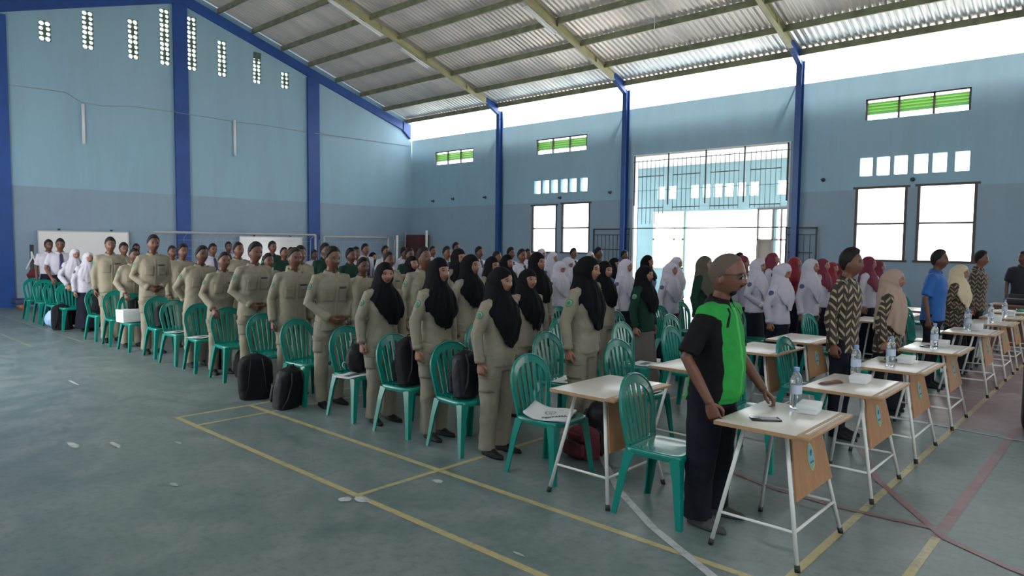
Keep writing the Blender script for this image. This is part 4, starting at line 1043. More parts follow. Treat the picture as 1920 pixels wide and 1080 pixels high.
# ------------------------------------------------------------------ the crowd
# outfit, u, v, height, pose, lean, head yaw (deg), mouth, label
PEOPLE = [
 ('white_m', -10.50, 1.50, 1.74, 'down', 0, 12, .2, 'schoolboy in white shirt, first person at far left end, before whiteboard'),
 ('white_m', -9.53, 1.48, 1.76, 'lean', .10, -5, .8, 'boy in white shirt and long navy tie leaning on a chair at far left'),
 ('white_f', -8.66, 1.50, 1.60, 'lean', .16, 5, .3, 'girl in white veil bending beside the boy with navy tie'),
 ('white_f', -7.87, 1.50, 1.54, 'down', .12, 5, .2, 'girl in white veil and dark skirt just left of first khaki boy'),
 ('khaki_m', -6.10, 1.34, 1.79, 'down', .05, 0, .5, 'leftmost khaki-uniformed boy at the aisle, before whiteboard edge'),
 ('khaki_m', -7.79, 2.10, 1.69, 'down', 0, 0, .3, 'khaki boy half hidden behind the bending khaki boy near whiteboard'),
 ('khaki_m', -5.10, 1.38, 1.63, 'lean', .22, 0, .4, 'short khaki boy bending with hand on chair, white carton bag on seat'),
 ('white_m', -10.61, 3.30, 1.66, 'down', 0, 0, .2, 'far boy whose head shows just behind bending khaki boy'),
 ('white_f', -12.1, 4.20, 1.53, 'down', 0, 0, .2, 'distant white-veiled girl left of the tallest khaki boy'),
 ('khaki_m', -4.30, 1.38, 1.83, 'clasp', .10, 0, .2, 'tallest khaki boy on the left, hands joined in front'),
 ('khaki_m', -6.46, 2.50, 1.65, 'down', 0, 0, .3, 'khaki boy partly hidden just right of tallest khaki boy'),
 ('khaki_m', -4.75, 2.00, 1.69, 'down', .05, 0, .3, 'khaki boy with hair low on forehead, two right of tallest boy'),
 ('khaki_m', -2.56, 1.38, 1.69, 'back', .24, 5, .9, 'khaki boy leaning forward singing, chin raised, left half of aisle line'),
 ('white_m', -7.21, 3.60, 1.69, 'down', 0, 0, .3, 'boy in white shirt and black cap seen behind leaning singer'),
 ('khaki_m', -1.80, 1.36, 1.62, 'lean', .22, 0, .3, 'short khaki boy gripping the chair in front with one hand'),
 ('white_m', -9.47, 5.00, 1.73, 'down', 0, 0, .2, 'distant boy before second whiteboard left edge, dark hair only'),
 ('khaki_m', -4.02, 2.60, 1.73, 'down', 0, 0, .4, 'khaki boy in second line left of boy with clasped hands'),
 ('khaki_m', -1.10, 1.40, 1.74, 'clasp', .10, 0, .3, 'khaki man with short beard, sleeves rolled, hands clasped at belt'),
 ('khaki_m', -2.84, 2.50, 1.57, 'down', 0, 0, .2, 'short khaki boy behind, right of bearded khaki man'),
 ('green_m', -6.79, 4.70, 1.75, 'down', 0, 0, .3, 'dark green uniformed boy standing before second whiteboard'),
 ('green_m', -4.69, 3.80, 1.66, 'down', 0, 0, .3, 'shaven-headed boy in dark green below second whiteboard'),
 ('white_m', -7.60, 5.60, 1.64, 'down', 0, 0, .2, 'distant boy whose black hair shows behind shaven-headed boy'),
 ('khaki_m', -.10, 1.38, 1.69, 'down', .12, 0, .4, 'khaki boy leaning slightly, behind chair beside leaning black backpack'),
 ('khaki_m', -2.26, 2.70, 1.69, 'down', 0, 0, .2, 'khaki boy hidden behind the boy beside the leaning backpack'),
 ('white_m', -7.58, 6.20, 1.56, 'down', 0, 0, .2, 'small distant boy below the right goal post corner'),
 ('green_m', -3.48, 3.90, 1.73, 'down', 0, 6, .3, 'tall dark green uniformed boy with green arm emblem, under goal frame'),
 ('khaki_m', .64, 1.38, 1.70, 'clasp', .06, 0, .5, 'khaki boy with hands crossed low, beside chair with sports bag'),
 ('green_m', -2.57, 3.80, 1.65, 'down', 0, 0, .2, 'dark green uniformed boy right of the crossed-hands khaki boy'),
 ('white_m', -4.44, 5.20, 1.66, 'down', 0, 0, .2, 'boy half hidden behind dark green boy under right goal end'),
 ('white_m', -5.82, 6.40, 1.72, 'down', 0, 0, .2, 'distant boy in white shirt and dark tie under the goal corner'),
 ('khaki_m', -.53, 2.60, 1.55, 'down', .04, 0, .2, 'short khaki boy in second line left of nearest-left veiled girl'),
 ('denim_f', -6.62, 7.20, 1.55, 'down', 0, 0, .2, 'small distant girl in black veil right of boy with tie'),
 ('white_m', -5.35, 6.60, 1.68, 'down', 0, 0, .2, 'distant boy left of the red-brown cabinet, third from it'),
 ('khaki_m', -.90, 3.30, 1.62, 'down', 0, 0, .2, 'dark-skinned khaki boy peering over the left veiled girl'),
 ('white_m', -6.9, 8.35, 1.64, 'down', 0, 0, .2, 'far boy beneath the white bench frame in the corner'),
 ('white_m', -5.45, 7.20, 1.63, 'down', 0, 0, .2, 'boy in white shirt with dark tie, left of red-brown cabinet'),
 ('green_m', -2.54, 5.00, 1.66, 'down', 0, 0, .2, 'dark green uniformed boy just below the red-brown cabinet'),
 ('white_m', -5.84, 8.40, 1.68, 'down', 0, 0, .2, 'far boy right of the red-brown cabinet'),
 ('white_m', -2.89, 6.20, 1.69, 'down', 0, 0, .2, 'boy in white shirt left of tall black-veiled girl'),
 ('white_m', -5.55, 8.90, 1.77, 'down', 0, 0, .2, 'tallest head of the far crowd, above tall black-veiled girl'),
 ('khaki_f', 1.58, 1.36, 1.59, 'down', .04, -6, .7, 'black-veiled khaki girl left of the trio, between sports bag and backpack'),
 ('khaki_m', .82, 2.50, 1.70, 'down', .05, 0, .3, 'khaki boy with chin up between two black-veiled girls'),
 ('khaki_f', 2.37, 1.36, 1.65, 'down', .04, 0, .6, 'singing black-veiled khaki girl between two backpack chairs'),
 ('black_f', -.99, 3.80, 1.59, 'down', 0, 0, .2, 'black-veiled girl turned away just left of chin-up khaki boy'),
 ('black_f', .02, 3.80, 1.71, 'down', 0, 0, .6, 'tall black-veiled girl singing, rising behind middle girl of trio'),
 ('khaki_f', 1.50, 2.60, 1.66, 'down', .03, 5, .3, 'black-veiled khaki girl behind, only arm emblem and back visible'),
 ('black_f', .57, 3.90, 1.61, 'down', 0, 0, .2, 'black-veiled girl with face half hidden behind foremost veiled girl'),
 ('khaki_f', 3.10, 1.40, 1.59, 'down', .03, 4, .3, 'foremost black-veiled khaki girl in full view, two-tailed veil'),
 ('white_m', -3.43, 7.60, 1.69, 'down', 0, 0, .2, 'far boy left of the first blue steel column'),
 ('white_m', -1.75, 6.40, 1.62, 'down', 0, 0, .2, 'boy in white left of the first blue column foot'),
 ('black_f', -.27, 5.10, 1.62, 'down', 0, 0, .2, 'black-veiled girl just right of first blue column foot'),
 ('white_m', -2.69, 7.80, 1.68, 'down', 0, 0, .2, 'far boy just right of the first blue steel column'),
 ('khaki_f', 2.42, 2.52, 1.53, 'down', .03, -4, .9, 'black-veiled khaki girl singing right behind foremost girl'),
 ('white_m', -1.14, 6.40, 1.67, 'down', 0, -8, .6, 'bearded man in white shirt below left window pair'),
 ('white_m', -3.89, 9.70, 1.64, 'down', 0, 0, .2, 'farther man in white right of the bearded man'),
 ('black_f', 1.41, 3.85, 1.68, 'down', 0, 0, .5, 'tall black-veiled girl before the left window'),
 ('white_f', -2.86, 9.00, 1.69, 'down', 0, 0, .2, 'far white-veiled head against the left window'),
 ('white_f', -1.56, 7.80, 1.64, 'down', 0, 0, .2, 'white-veiled figure between the two left windows'),
 ('white_f', -.18, 6.30, 1.50, 'down', 0, 0, .2, 'short white-veiled girl looking down, left of big black veil'),
 ('white_f', -.87, 7.40, 1.55, 'down', 0, 0, .2, 'white-veiled girl right behind the short one looking down'),
 ('khaki_f', 3.36, 2.26, 1.68, 'down', .05, 6, .2, 'tall khaki girl in large black veil behind second row desk'),
 ('black_f', 2.03, 4.42, 1.58, 'down', 0, -6, .4, 'black-veiled girl with face showing beside the large black veil'),
 ('white_f', -3.27, 11.40, 1.61, 'down', 0, 0, .2, 'far white-veiled head under right pane of left windows'),
 ('navy_m', -1.48, 9.20, 1.70, 'down', 0, 0, .2, 'dark-haired figure at left edge of left gate'),
 ('white_m', -3.05, 10.40, 1.67, 'down', 0, 0, .2, 'far boy silhouetted on second left window'),
 ('denim_f', .03, 7.60, 1.56, 'down', 0, 0, .2, 'black-veiled girl in blue denim before the left gate'),
 ('navy_m', -1.75, 10.60, 1.64, 'down', 0, 0, .2, 'far dark figure in front of left gate bars'),
 ('white_f', 1.12, 6.30, 1.57, 'down', .03, 0, .2, 'white-veiled girl in navy skirt left of dark green uniformed girl'),
 ('green_f', 2.46, 4.68, 1.53, 'down', 0, 0, .2, 'dark green uniformed girl in black veil before the doorway'),
 ('denim_f', .77, 7.50, 1.62, 'down', 0, 0, .2, 'black-veiled head just above the dark green uniformed girl'),
 ('white_f', 1.73, 6.60, 1.53, 'down', .02, 0, .2, 'white-veiled girl, nearer of the pair before door window'),
 ('white_f', .71, 8.60, 1.58, 'down', .02, 0, .2, 'white-veiled girl, farther of the pair before door window'),
 ('brown_f', 2.54, 6.10, 1.65, 'down', 0, 0, .2, 'dark brown-veiled woman half hidden by the green-shirted man'),
 ('navy_m', 1.58, 9.30, 1.65, 'down', 0, 0, .2, 'far head right of green-shirted man in bright doorway'),
 ('red_f', 2.24, 8.00, 1.64, 'down', 0, 0, .2, 'maroon-veiled woman just right of the green-shirted man'),
 ('white_f', 2.75, 7.40, 1.61, 'clasp', .04, 0, .2, 'white-veiled girl with hands forward right of green-shirted man'),
 ('red_f', 2.20, 9.30, 1.68, 'down', 0, 0, .2, 'maroon-veiled woman against the right end of the doorway'),
 ('white_f', 3.55, 6.30, 1.57, 'down', .05, 0, .2, 'white-veiled girl with bowed head and dark arm badge'),
 ('redall_f', 2.22, 10.30, 1.60, 'down', 0, 0, .2, 'woman dressed all in bright red beside the right gate'),
 ('white_f', 3.49, 7.50, 1.62, 'down', .02, 0, .2, 'white-veiled girl with arm badge left of tall batik man'),
 ('red_f', 3.08, 9.20, 1.60, 'down', 0, 0, .2, 'red-veiled woman behind white-veiled girl near right gate'),
 ('redall_f', 2.97, 10.00, 1.53, 'down', 0, 0, .2, 'short red-clad woman, left of two behind tall batik man'),
 ('redall_f', 2.78, 11.00, 1.49, 'down', 0, 0, .2, 'short red-clad woman, right of two behind tall batik man'),
 ('batik_m', 5.03, 4.05, 1.74, 'down', .04, 0, .2, 'tall man in brown and cream batik shirt at front row desk'),
 ('red_f', 3.73, 9.40, 1.65, 'down', 0, 0, .2, 'red-veiled woman just right of the tall batik man'),
 ('red_f', 3.61, 10.40, 1.57, 'down', 0, 0, .2, 'pinkish-red veiled woman under the right windows'),
 ('beige_f', 5.06, 5.45, 1.56, 'down', .03, 0, .2, 'woman in long beige veil and batik dress at front row'),
 ('blue_m', 5.10, 7.35, 1.74, 'down', .04, 0, .3, 'man in royal blue short-sleeved shirt at front row desk'),
 ('cream_f', 5.10, 8.80, 1.56, 'clasp', .03, 0, .2, 'woman in cream veil over dark batik at front row'),
 ('batik2_m', 5.15, 10.00, 1.73, 'down', .03, 0, .2, 'farther man in dark batik shirt, right of cream veil'),
 ('navy_m', 5.40, 12.75, 1.73, 'down', 0, -60, .2, 'man in dark navy polo standing at right edge behind brown desk'),
]
CROPH = {'shaven-headed boy in dark green below second whiteboard'}
cam2 = Vector((7.05, -2.77, 0)); n_far = 0
for i, (k, u, v, h, pose, lean, yaw, mo, lab) in enumerate(PEOPLE):
    dist = (Vector((u, v, 0))-cam2).length
    vox = .0075 if dist < 7 else (.009 if dist < 9.5 else (.012 if dist < 12.5 else .016))
    o_ = dict(O[k]); 
    if 'foremost' in lab: o_['hem'] = (.98, 1.35, 1.20)
    elif o_.get('hij') is M_HIJB and k != 'denim_f': o_['hem'] = (1.02+.12*random.random(), 1.34, 1.18+.06*random.random())
    if 'beige' in lab: pass
    if 'shaven' in lab: o_['hair'] = .003; o_['hairtop'] = .002
    else: o_['hair'] = random.choice([.009, .012, .014]); o_['hairtop'] = random.choice([.010, .016, .020])
    if 'sleeves rolled' in lab: o_['sleeve'] = 1.0
    if k == 'batik_m': o_['hairtop'] = .022; o_['hair'] = .016
    H = (h-(.028 if O[k].get('hij') else 0))/1.70
    p = build_person(o_, pose, seed=i*7+3, vox=vox, lean=lean*1.0, hyaw=radians(yaw+random.uniform(-4, 4)), hpitch=radians(random.uniform(-2, 5)+(10 if 'chin' in lab and 'raised' in lab or 'chin up' in lab else 0)-(22 if 'bowed' in lab or 'looking down' in lab else 0)), mouth=mo, fat=random.uniform(.93, 1.05) if dist < 9 else 1., detail=dist < 15, stance=random.uniform(.08, .11), step=random.choice([0, .02, -.02]))
    p.location = (u-lean*.9, v, 0); p.rotation_euler = (0, 0, radians(random.uniform(-7, 5)) if 'right edge' not in lab else radians(-75)); wd_ = (H if h > 1.6 else (H+1)/2)*(.95 if not o_.get('fem') else 1.); p.scale = (wd_, wd_, H)
    tag(p, lab, 'person')

# the man in green and black at the nearest desk
def hero_extra(bs):
    out = []
    pl = conform(bs, (.16, .0, 1.12), (-1, 0, 0), (0, 1, 0), (0, 0, 1), .030, .56, .0025, 3, 24); out.append(('placket', pl, [M_LIME]))
    return out
def hero_cloth():
    m, q = new_nb('green_and_black_shirt_cloth', .8); q.b.inputs['Specular IOR Level'].default_value = .2
    sp = q.n('ShaderNodeSeparateXYZ'); q.l(q.tc.outputs['Object'], sp.inputs[0]); x, y, z = sp.outputs
    ay = q.math('ABSOLUTE', y); A_ = lambda a, b_: q.math('MULTIPLY', a, b_); O_ = lambda a, b_: q.math('MAXIMUM', a, b_)
    gt = lambda a, b_: q.math('GREATER_THAN', a, b_); lt = lambda a, b_: q.math('LESS_THAN', a, b_)
    sleeve = A_(gt(ay, .152), lt(z, q.math('ADD', q.math('MULTIPLY', ay, .45), 1.262))); sleeve = O_(sleeve, gt(ay, .262))
    side = A_(A_(gt(ay, .105), lt(z, 1.33)), A_(lt(x, q.math('SUBTRACT', .155, q.math('MULTIPLY', z, .055))), gt(x, -.085)))
    dl = q.math('ABSOLUTE', q.math('SUBTRACT', ay, q.math('ADD', .052, q.math('MULTIPLY', q.math('SUBTRACT', 1.425, z), .42))))
    slash = A_(A_(lt(dl, .012), gt(x, .03)), A_(gt(z, 1.285), lt(z, 1.40)))
    f = O_(O_(sleeve, side), slash)
    nz = q.noise(q.tc.outputs['Object'], 6, 4)
    q.l(q.mix(f, q.mix(nz, (.014, .20, .032), (.024, .29, .05)), (.0035, .003, .0035)), q.b.inputs['Base Color'])
    bp = q.n('ShaderNodeBump'); bp.inputs['Strength'].default_value = .3; bp.inputs['Distance'].default_value = .01; q.l(q.noise(q.tc.outputs['Object'], 22, 4), bp.inputs['Height']); q.l(bp.outputs[0], q.b.inputs['Normal'])
    return m
HERO = dict(torso=[(.70, .015, .150, .184), (.84, .016, .150, .182), (.92, .018, .152, .180), (1.02, .018, .150, .177), (1.12, .012, .143, .178), (1.22, .004, .130, .186), (1.31, -.004, .118, .196), (1.37, -.004, .104, .186), (1.41, -.008, .084, .130), (1.435, -.008, .068, .080)], top=hero_cloth(), bot=M_TROU, hemz=.80, sleeve=.92, colmat=M_BLK, hair=.004, hairtop=.003, hairmat=M_HAIRG, shoe=M_SHOEG, baggy=1.26, extra=hero_extra)
HU, HV = 5.045, 1.33
arms = {-1: ((-.05, .285, 1.10), (.115, .305, .845), (.42, .02, -1), (1, -.1, .35), (.12, -1, .05), .85),
        1: ((.02, .30, 1.09), (.215, .275, .845), (.75, -.10, -.50), (.3, -1, .2), (.3, 0, -1), 1.0)}
hero = build_person(HERO, 'down', seed=6, vox=.0048, lean=.06, hyaw=radians(5), hpitch=radians(-3), mouth=.15, fat=1.04, arms=arms, stance=.125, hs=1.15, skin=M_SKIN)
hero.location = (HU, HV, 0); hero.scale = (1.02, 1.02, .99); hero.rotation_euler = (0, 0, radians(2))
tag(hero, 'foreground man in bright green and black shirt, glasses, holding the nearest desk', 'person')
hc = Vector((.022, 0, 1.587)); HR = rotm(radians(5), radians(-3))
def hw(p):
    p = hc+HR @ (Vector(p)*1.15)+Vector((0, 0, .015)); t = min(1., max(0., (p.z-.80)/.9)); return Vector((p.x+.06*t**1.1, p.y, p.z-.28*.06*.06*t))
g = MB()
for sg in (1, -1):
    L = [(.097-.004*abs(cos(a)), .034*sg+.0245*cos(a), .002+.0165*sin(a)) for a in np.linspace(0, 2*PI, 19)]
    g.tube([hw(p) for p in L], .0016, 6); g.tube([hw(p) for p in [(.094, .059*sg, .010), (.085, .073*sg, .011), (.04, .0805*sg, .010), (-.004, .0815*sg, .006), (-.018, .081*sg, -.008)]], .0022, 6)
g.tube([hw(p) for p in [(.097, .011, .006), (.101, 0, .010), (.097, -.011, .006)]], .0016, 6)
gl_ = g.build('eyeglasses', [mat('dark_glasses_frame', (.02, .015, .015), .3)]); gl_.matrix_parent_inverse = Matrix(); gl_.parent = hero
le = MB()
for sg in (1, -1): le.rings([[hw((.0965+d_-.004*abs(cos(a)), .034*sg+.0225*cos(a), .002+.0148*sin(a))) for a in np.linspace(0, 2*PI, 18, endpoint=False)] for d_ in (0, .001)])
le.build('lens', [mat('lens_glass', (.9, .95, .95), .03, trans=1.)], gl_)
bd = MB()
gb_ = head_grid(44, 34); nr_ = gb_/np.array([HA[0]**2, HA[1]**2, HA[2]**2]); nr_ /= np.linalg.norm(nr_, axis=-1, keepdims=True)
zz_, yy_, xx_ = gb_[..., 2], np.abs(gb_[..., 1]), gb_[..., 0]
mk = ((zz_ < -.084) & (zz_ > -.1145) & (yy_ < .030) & (xx_ > .035)) | ((np.abs(zz_+.052) < .004) & (yy_ < .024) & (xx_ > .05))
Vb = (gb_+nr_*np.where(mk, .0035, -.001)[..., None]).reshape(-1, 3); nuu = gb_.shape[1]; Fb = []
mf = mk.reshape(-1)
for j in range(gb_.shape[0]-1):
    for i in range(nuu):
        q_ = (j*nuu+i, j*nuu+(i+1) % nuu, (j+1)*nuu+(i+1) % nuu, (j+1)*nuu+i)
        if sum(mf[k] for k in q_) >= 2: Fb.append(q_)
bd.add([hw(p) for p in Vb], Fb)
bm_ = bd.mesh('beard', [M_HAIR]); b2_ = bmesh.new(); b2_.from_mesh(bm_); bmesh.ops.delete(b2_, geom=[v for v in b2_.verts if not v.link_faces], context='VERTS'); b2_.to_mesh(bm_); b2_.free()
obj('beard', bm_, hero)
lan = MB(); lan.tube([hw((.03, .07, -.13)), Vector((.20, .13, 1.30)), Vector((.20, .12, 1.12)), Vector((.185, .10, .98))], .003, 5)

# ------------------------------------------------------------------ chairs: one behind each seat of the grid
CG = 'green plastic chairs set out in rows'
C_EDGE = [(4.77, 1.25, 'nearest green chair, empty, left of the green-shirted man'), (3.72, 1.34, 'green chair holding the white printed paper bag'),
 (2.77, 1.34, 'green chair with navy-black backpack behind foremost veiled girl'), (2.01, 1.34, 'green chair with big black backpack, between two veiled girls'),
 (1.21, 1.34, 'green chair with a black sports bag and papers'), (.25, 1.34, 'aisle chair above the leaning dark backpack'),
 (-.55, 1.34, 'aisle chair behind the large round black backpack'), (-1.53, 1.34, 'aisle chair right of the short boy gripping a chair'), (-2.36, 1.34, 'aisle chair with white paper on seat in front of leaning singer'),
 (-3.13, 1.34, 'aisle chair left of the leaning singer'), (-3.95, 1.40, 'aisle chair in front of tallest khaki boy'), (-4.86, 1.34, 'aisle chair with white carton bag'),
 (-5.66, 1.34, 'aisle chair right of leftmost khaki boy'), (-6.50, 1.34, 'aisle chair left of the leftmost khaki boy, dark jacket hanging'), (-8.33, 1.34, 'chair beside upright black backpack at far left'), (-9.15, 1.34, 'chair gripped by the boy with navy tie'),
 (-9.97, 1.34, 'second chair from the far left end'), (-10.85, 1.34, 'chair at the extreme left end of the aisle line')]
for u, v, l in C_EDGE: chair(u, v, radians(random.uniform(-6, 6)), l, CG)
C_MID = [(2.92, 2.52, 'green chair right behind the white-bag chair'), (3.72, 2.58, 'empty green chair behind nearest second row desk'), (2.17, 3.68, 'lower of stacked-looking chairs left of large black veil'), (2.93, 3.86, 'empty green chair right of the large black veil'),
 (3.52, 3.92, 'empty green chair left of green-shirted man holding white box'), (4.73, 3.98, 'front row green chair left of tall batik man'), (1.20, 4.87, 'green chair upper left of the large black veil'), (2.08, 4.96, 'green chair between dark green girl and large black veil'),
 (2.85, 5.09, 'empty green chair behind the one with white box'), (1.93, 7.0, 'green chair beside the brown-veiled woman'), (2.92, 6.9, 'green chair right of green-shirted man at shoulder height'), (4.02, 6.62, 'green chair between bowed white-veiled girl and batik man'),
 (4.76, 8.6, 'green chair just left of royal blue shirt'), (4.1, 11.4, 'far green chair before long wall, right of beige veil'), (4.76, 2.73, 'green chair at the second nearest front row desk'), (4.74, 7.4, 'green chair behind the man in royal blue'),
 (4.71, 5.50, 'green chair at the desk of the beige-veiled woman'), (4.76, 10.0, 'green chair behind the farther batik man')]
for u, v, l in C_MID: chair(u, v, radians(random.uniform(-5, 5)), l, CG)
placed = [(c[0], c[1]) for c in C_EDGE+C_MID]
ppl = [(p_[1]-p_[5]*.9, p_[2]) for p_ in PEOPLE]+[(HU, HV)]
dks = [(d_[0], d_[1]) for d_ in D1+D2]
for (k, u, v, h, pose, lean, yaw, mo, lab) in PEOPLE:
    if v < 1.8 or 'right edge' in lab or u < -1.2 or (v > 9 and u < 2.5): continue
    cu, cv = u-lean*.9-.43, v
    if any(abs(cu-a) < .44 and abs(cv-b_) < .46 for a, b_ in placed): continue
    if any(-.20 < a-cu+.0 < .0+.30 and abs(cv-b_) < .38 or -.46 < a-cu < .1 and abs(cv-b_) < .38 for a, b_ in ppl) or any(abs(cu-a) < .45 and abs(cv-b_) < .5 for a, b_ in dks): continue
    placed.append((cu, cv)); 
    ws_ = ('chair behind the '+lab).replace(',', '').split()[:15]
    while ws_[-1] in ('of', 'the', 'a', 'in', 'and', 'behind', 'before', 'beside', 'under', 'over', 'dark', 'near', 'right', 'left', 'green', 'big', 'two', 'with'): ws_.pop()
    chair(cu, cv, radians(random.uniform(-5, 5)), ' '.join(ws_), CG)

# ------------------------------------------------------------------ bags
def backpack(name, u, v, z, rz, tilt, lab, m=M_BLACK, h=.44, w_=.32, d=.20, roll=0., mark=None, strapm=None):
    e = empty(name, (u, v, z), rz, lab, 'backpack'); e.rotation_euler = (roll, tilt, rz)
    b_ = MB(); R = []
    for t in np.linspace(0, 1, 12):
        ww = w_/2*(.92+.10*sin(PI*t)) * (1 if t < .75 else math.sqrt(max(.05, 1-((t-.75)/.26)**2))); dd = d/2*(1.05-.25*t) * (1 if t < .8 else math.sqrt(max(.08, 1-((t-.8)/.21)**2)))
        ring = []
        for k in range(28):
            a = 2*PI*k/28; c, s_ = cos(a), sin(a); ring.append((dd*abs(c)**.6*(1 if c > 0 else -1), ww*abs(s_)**.6*(1 if s_ > 0 else -1), .005+t*h))
        R.append(ring)
    b_.rings(R); obj('bag_body', fuse(b_, .009, 3, [m], 'bag_body', wr=.006, ws=.8, seed=len(lab)), e)
    f = MB(); f.rbox((-d/2-.015, 0, h*.30), (.07, w_*.82, h*.46), .028); obj('front_pocket', fuse(f, .008, 3, [m], 'front_pocket', wr=.004, seed=3), e)
    f = MB(); f.rbox((-d/2*.92, 0, h*.68), (.05, w_*.66, h*.24), .02); obj('upper_pocket', fuse(f, .008, 3, [m], 'upper_pocket', wr=.003, seed=4), e)
    zp = MB(); zp.tube([(-d/2-.052, w_*.36*cos(a), h*.48+.03*sin(a)) for a in np.linspace(0, PI, 9)], .003, 5); zp.build('zipper', [M_GREY], e)
    st = MB()
    for sg in (1, -1): st.tube([(d*.42, .06*sg, h*.93), (d*.62, .075*sg, h*.7), (d*.60, .09*sg, h*.35), (d*.45, .12*sg, h*.08)], .014, 8, 0, .35)
    st.tube([(0, -.035, h*.97), (0, -.02, h*1.05), (0, .02, h*1.05), (0, .035, h*.97)], .007, 6); st.build('strap', [strapm or M_BLACK2], e)
    if mark == 'v':
        mk_ = MB(); x = -d/2-.030
        mk_.tube([(x, -.012, h*.74), (x, 0, h*.70), (x, .012, h*.74)], .0025, 5); mk_.build('logo', [M_PAPER], e)
        MB().box((-d/2-.056, -.05, h*.30), (.003, .10, .012)).build('label_strip', [M_PAPER], e)
    elif mark == 'tag':
        MB().box((-d/2-.034, .03, h*.66), (.003, .045, .02)).build('label_strip', [M_PAPER], e)
    return e
SZ = .452
backpack('backpack', 2.80, 1.33, SZ, 0, -.10, 'navy-black backpack on the chair behind the foremost veiled girl', m=M_BLACK2, h=.40, w_=.28, d=.17)
backpack('backpack', 2.05, 1.33, SZ, 0, -.10, 'large black backpack with small white V mark on a chair', h=.44, w_=.31, d=.19, mark='v')
backpack('backpack', -.30, .98, 0, radians(-20), .02, 'large round black backpack standing on aisle floor', h=.50, w_=.37, d=.27, mark='tag')
backpack('backpack', .36, .98, .0, radians(10), .22, 'dark backpack leaning back on the floor under a chair', m=M_BLACK2, h=.46, w_=.30, d=.20)
backpack('backpack', 3.62, 2.08, 0, radians(30), .05, 'black and maroon backpack on floor by nearest second row desk', m=M_BLACK2, h=.42, w_=.30, d=.22)
backpack('backpack', 3.66, 1.84, 0, radians(80), .05, 'low maroon bag beside black backpack under second row', m=M_MAROON, h=.26, w_=.28, d=.20)
backpack('backpack', -8.52, 1.20, 0, radians(-10), .0, 'upright black backpack on the floor at far left', h=.50, w_=.34, d=.24)
backpack('backpack', -1.05, 1.30, 0, radians(30), .3, 'small dark red bag on floor left of round backpack', m=M_MAROON, h=.20, w_=.20, d=.13)
backpack('backpack', -2.38, 1.50, 0, radians(0), .1, 'dark backpack under the aisle chair behind gripping boy', h=.38, w_=.30, d=.2)
backpack('backpack', -1.56, 1.50, 0, radians(0), .1, 'dark backpack under the aisle chair before clasped-hands man', h=.38, w_=.30, d=.2)
backpack('backpack', -3.95, 1.42, SZ, 0, -.2, 'dark bag slumped on the aisle chair beside tallest khaki boy', h=.34, w_=.3, d=.18)
backpack('backpack', -5.05, 1.42, SZ, 0, -.1, 'black backpack behind the white carton on the aisle chair', h=.36, w_=.32, d=.12)
# sports bag with white puma-like marks left plain strokes
e = empty('sports_bag', (1.27, 1.32, SZ), 0, 'black sports bag with white marks on chair beside left veiled girl', 'bag')
b_ = MB(); b_.rings([[(x, .15*math.sqrt(max(.02, 1-abs(x/.19)**4))*cos(a)*.9, .16+.15*math.sqrt(max(.02, 1-abs(x/.19)**4))*sin(a)) for a in np.linspace(0, 2*PI, 22, endpoint=False)] for x in np.linspace(-.185, .185, 11)])
b_.v = [(y*.75, x*1.0, z) for x, y, z in b_.v]
obj('bag_body', fuse(b_, .009, 3, [M_BLACK2], 'bag_body', wr=.012, ws=.9, seed=5), e)
mk_ = MB(); mk_.tube([(-.118, .06, .25), (-.128, .02, .23), (-.128, -.03, .205), (-.124, -.06, .17)], [.003, .012, .010, .003], 6, 0, .4); mk_.tube([(-.128, .0, .22), (-.124, -.05, .235)], [.008, .003], 6, 0, .4)
mk_.tube([(-.112, -.14+.022*cos(a), .085+.028*sin(a)) for a in np.linspace(.6, 4.6, 9)], .004, 5); mk_.build('print_mark', [M_PAPER], e)
st = MB(); st.tube([(-.02, .15, .2), (-.05, .10, .33), (-.05, -.08, .34), (-.02, -.15, .2)], .010, 6, 0, .5); st.build('handle', [M_BLACK2], e)
def papers(u, v, z, rz, lab, n=3, sz=(.21, .297), t=.002):
    e = MB(); rr = random.Random(int(u*100))
    for k in range(n): e.box((rr.uniform(-.02, .02), rr.uniform(-.02, .02), t/2+k*t), (sz[0], sz[1], t), 0, Matrix.Rotation(rr.uniform(-.2, .2), 3, 'Z'))
    e.box((.02, 0, n*t+.0004), (.08, .18, .0004), 1)
    return tag(e.build('paper_sheets', [M_PAPER, M_PRINT], None, (u, v, z), rz), lab, 'paper', 'papers lying on chair seats')
papers(1.30, 1.16, SZ, .2, 'white papers on the chair seat under black sports bag', 2)
papers(2.98, 2.50, SZ, .3, 'white booklet on the seat right behind the white-bag chair', 4)
papers(2.98, 3.86, SZ, .1, 'white printed sheets on chair right of the large black veil', 3)
papers(3.75, 2.58, SZ, -.1, 'printed sheets on the seat behind nearest second row desk', 4)
papers(2.05, 4.96, SZ, .1, 'papers on chair between dark green girl and large black veil', 3)
papers(-2.42, 1.30, SZ, .4, 'white papers on aisle chair in front of leaning singer', 3)
papers(-3.2, 1.30, SZ, .4, 'white papers on aisle chair left of leaning singer', 2)
papers(5.35, 11.2, .753, .1, 'papers on the farthest front row desk', 3, (.3, .3))
def white_box(u, v, z, rz, lab, group='white snack boxes', sz=(.18, .12, .055), cat='box'):
    e = empty('snack_box', (u, v, z), rz, lab, cat, group); MB().rbox((0, 0, sz[2]*.40), (sz[0]-.004, sz[1]-.004, sz[2]*.8), .003).build('tray', [M_PAPER], e)
    MB().rbox((0, 0, sz[2]*.72), (sz[0], sz[1], sz[2]*.56), .003).build('lid', [M_PAPER], e); return e
TZ = .753
white_box(5.56, 1.60, TZ, .15, 'white snack box on the nearest desk beside the bottle', sz=(.12, .18, .055))
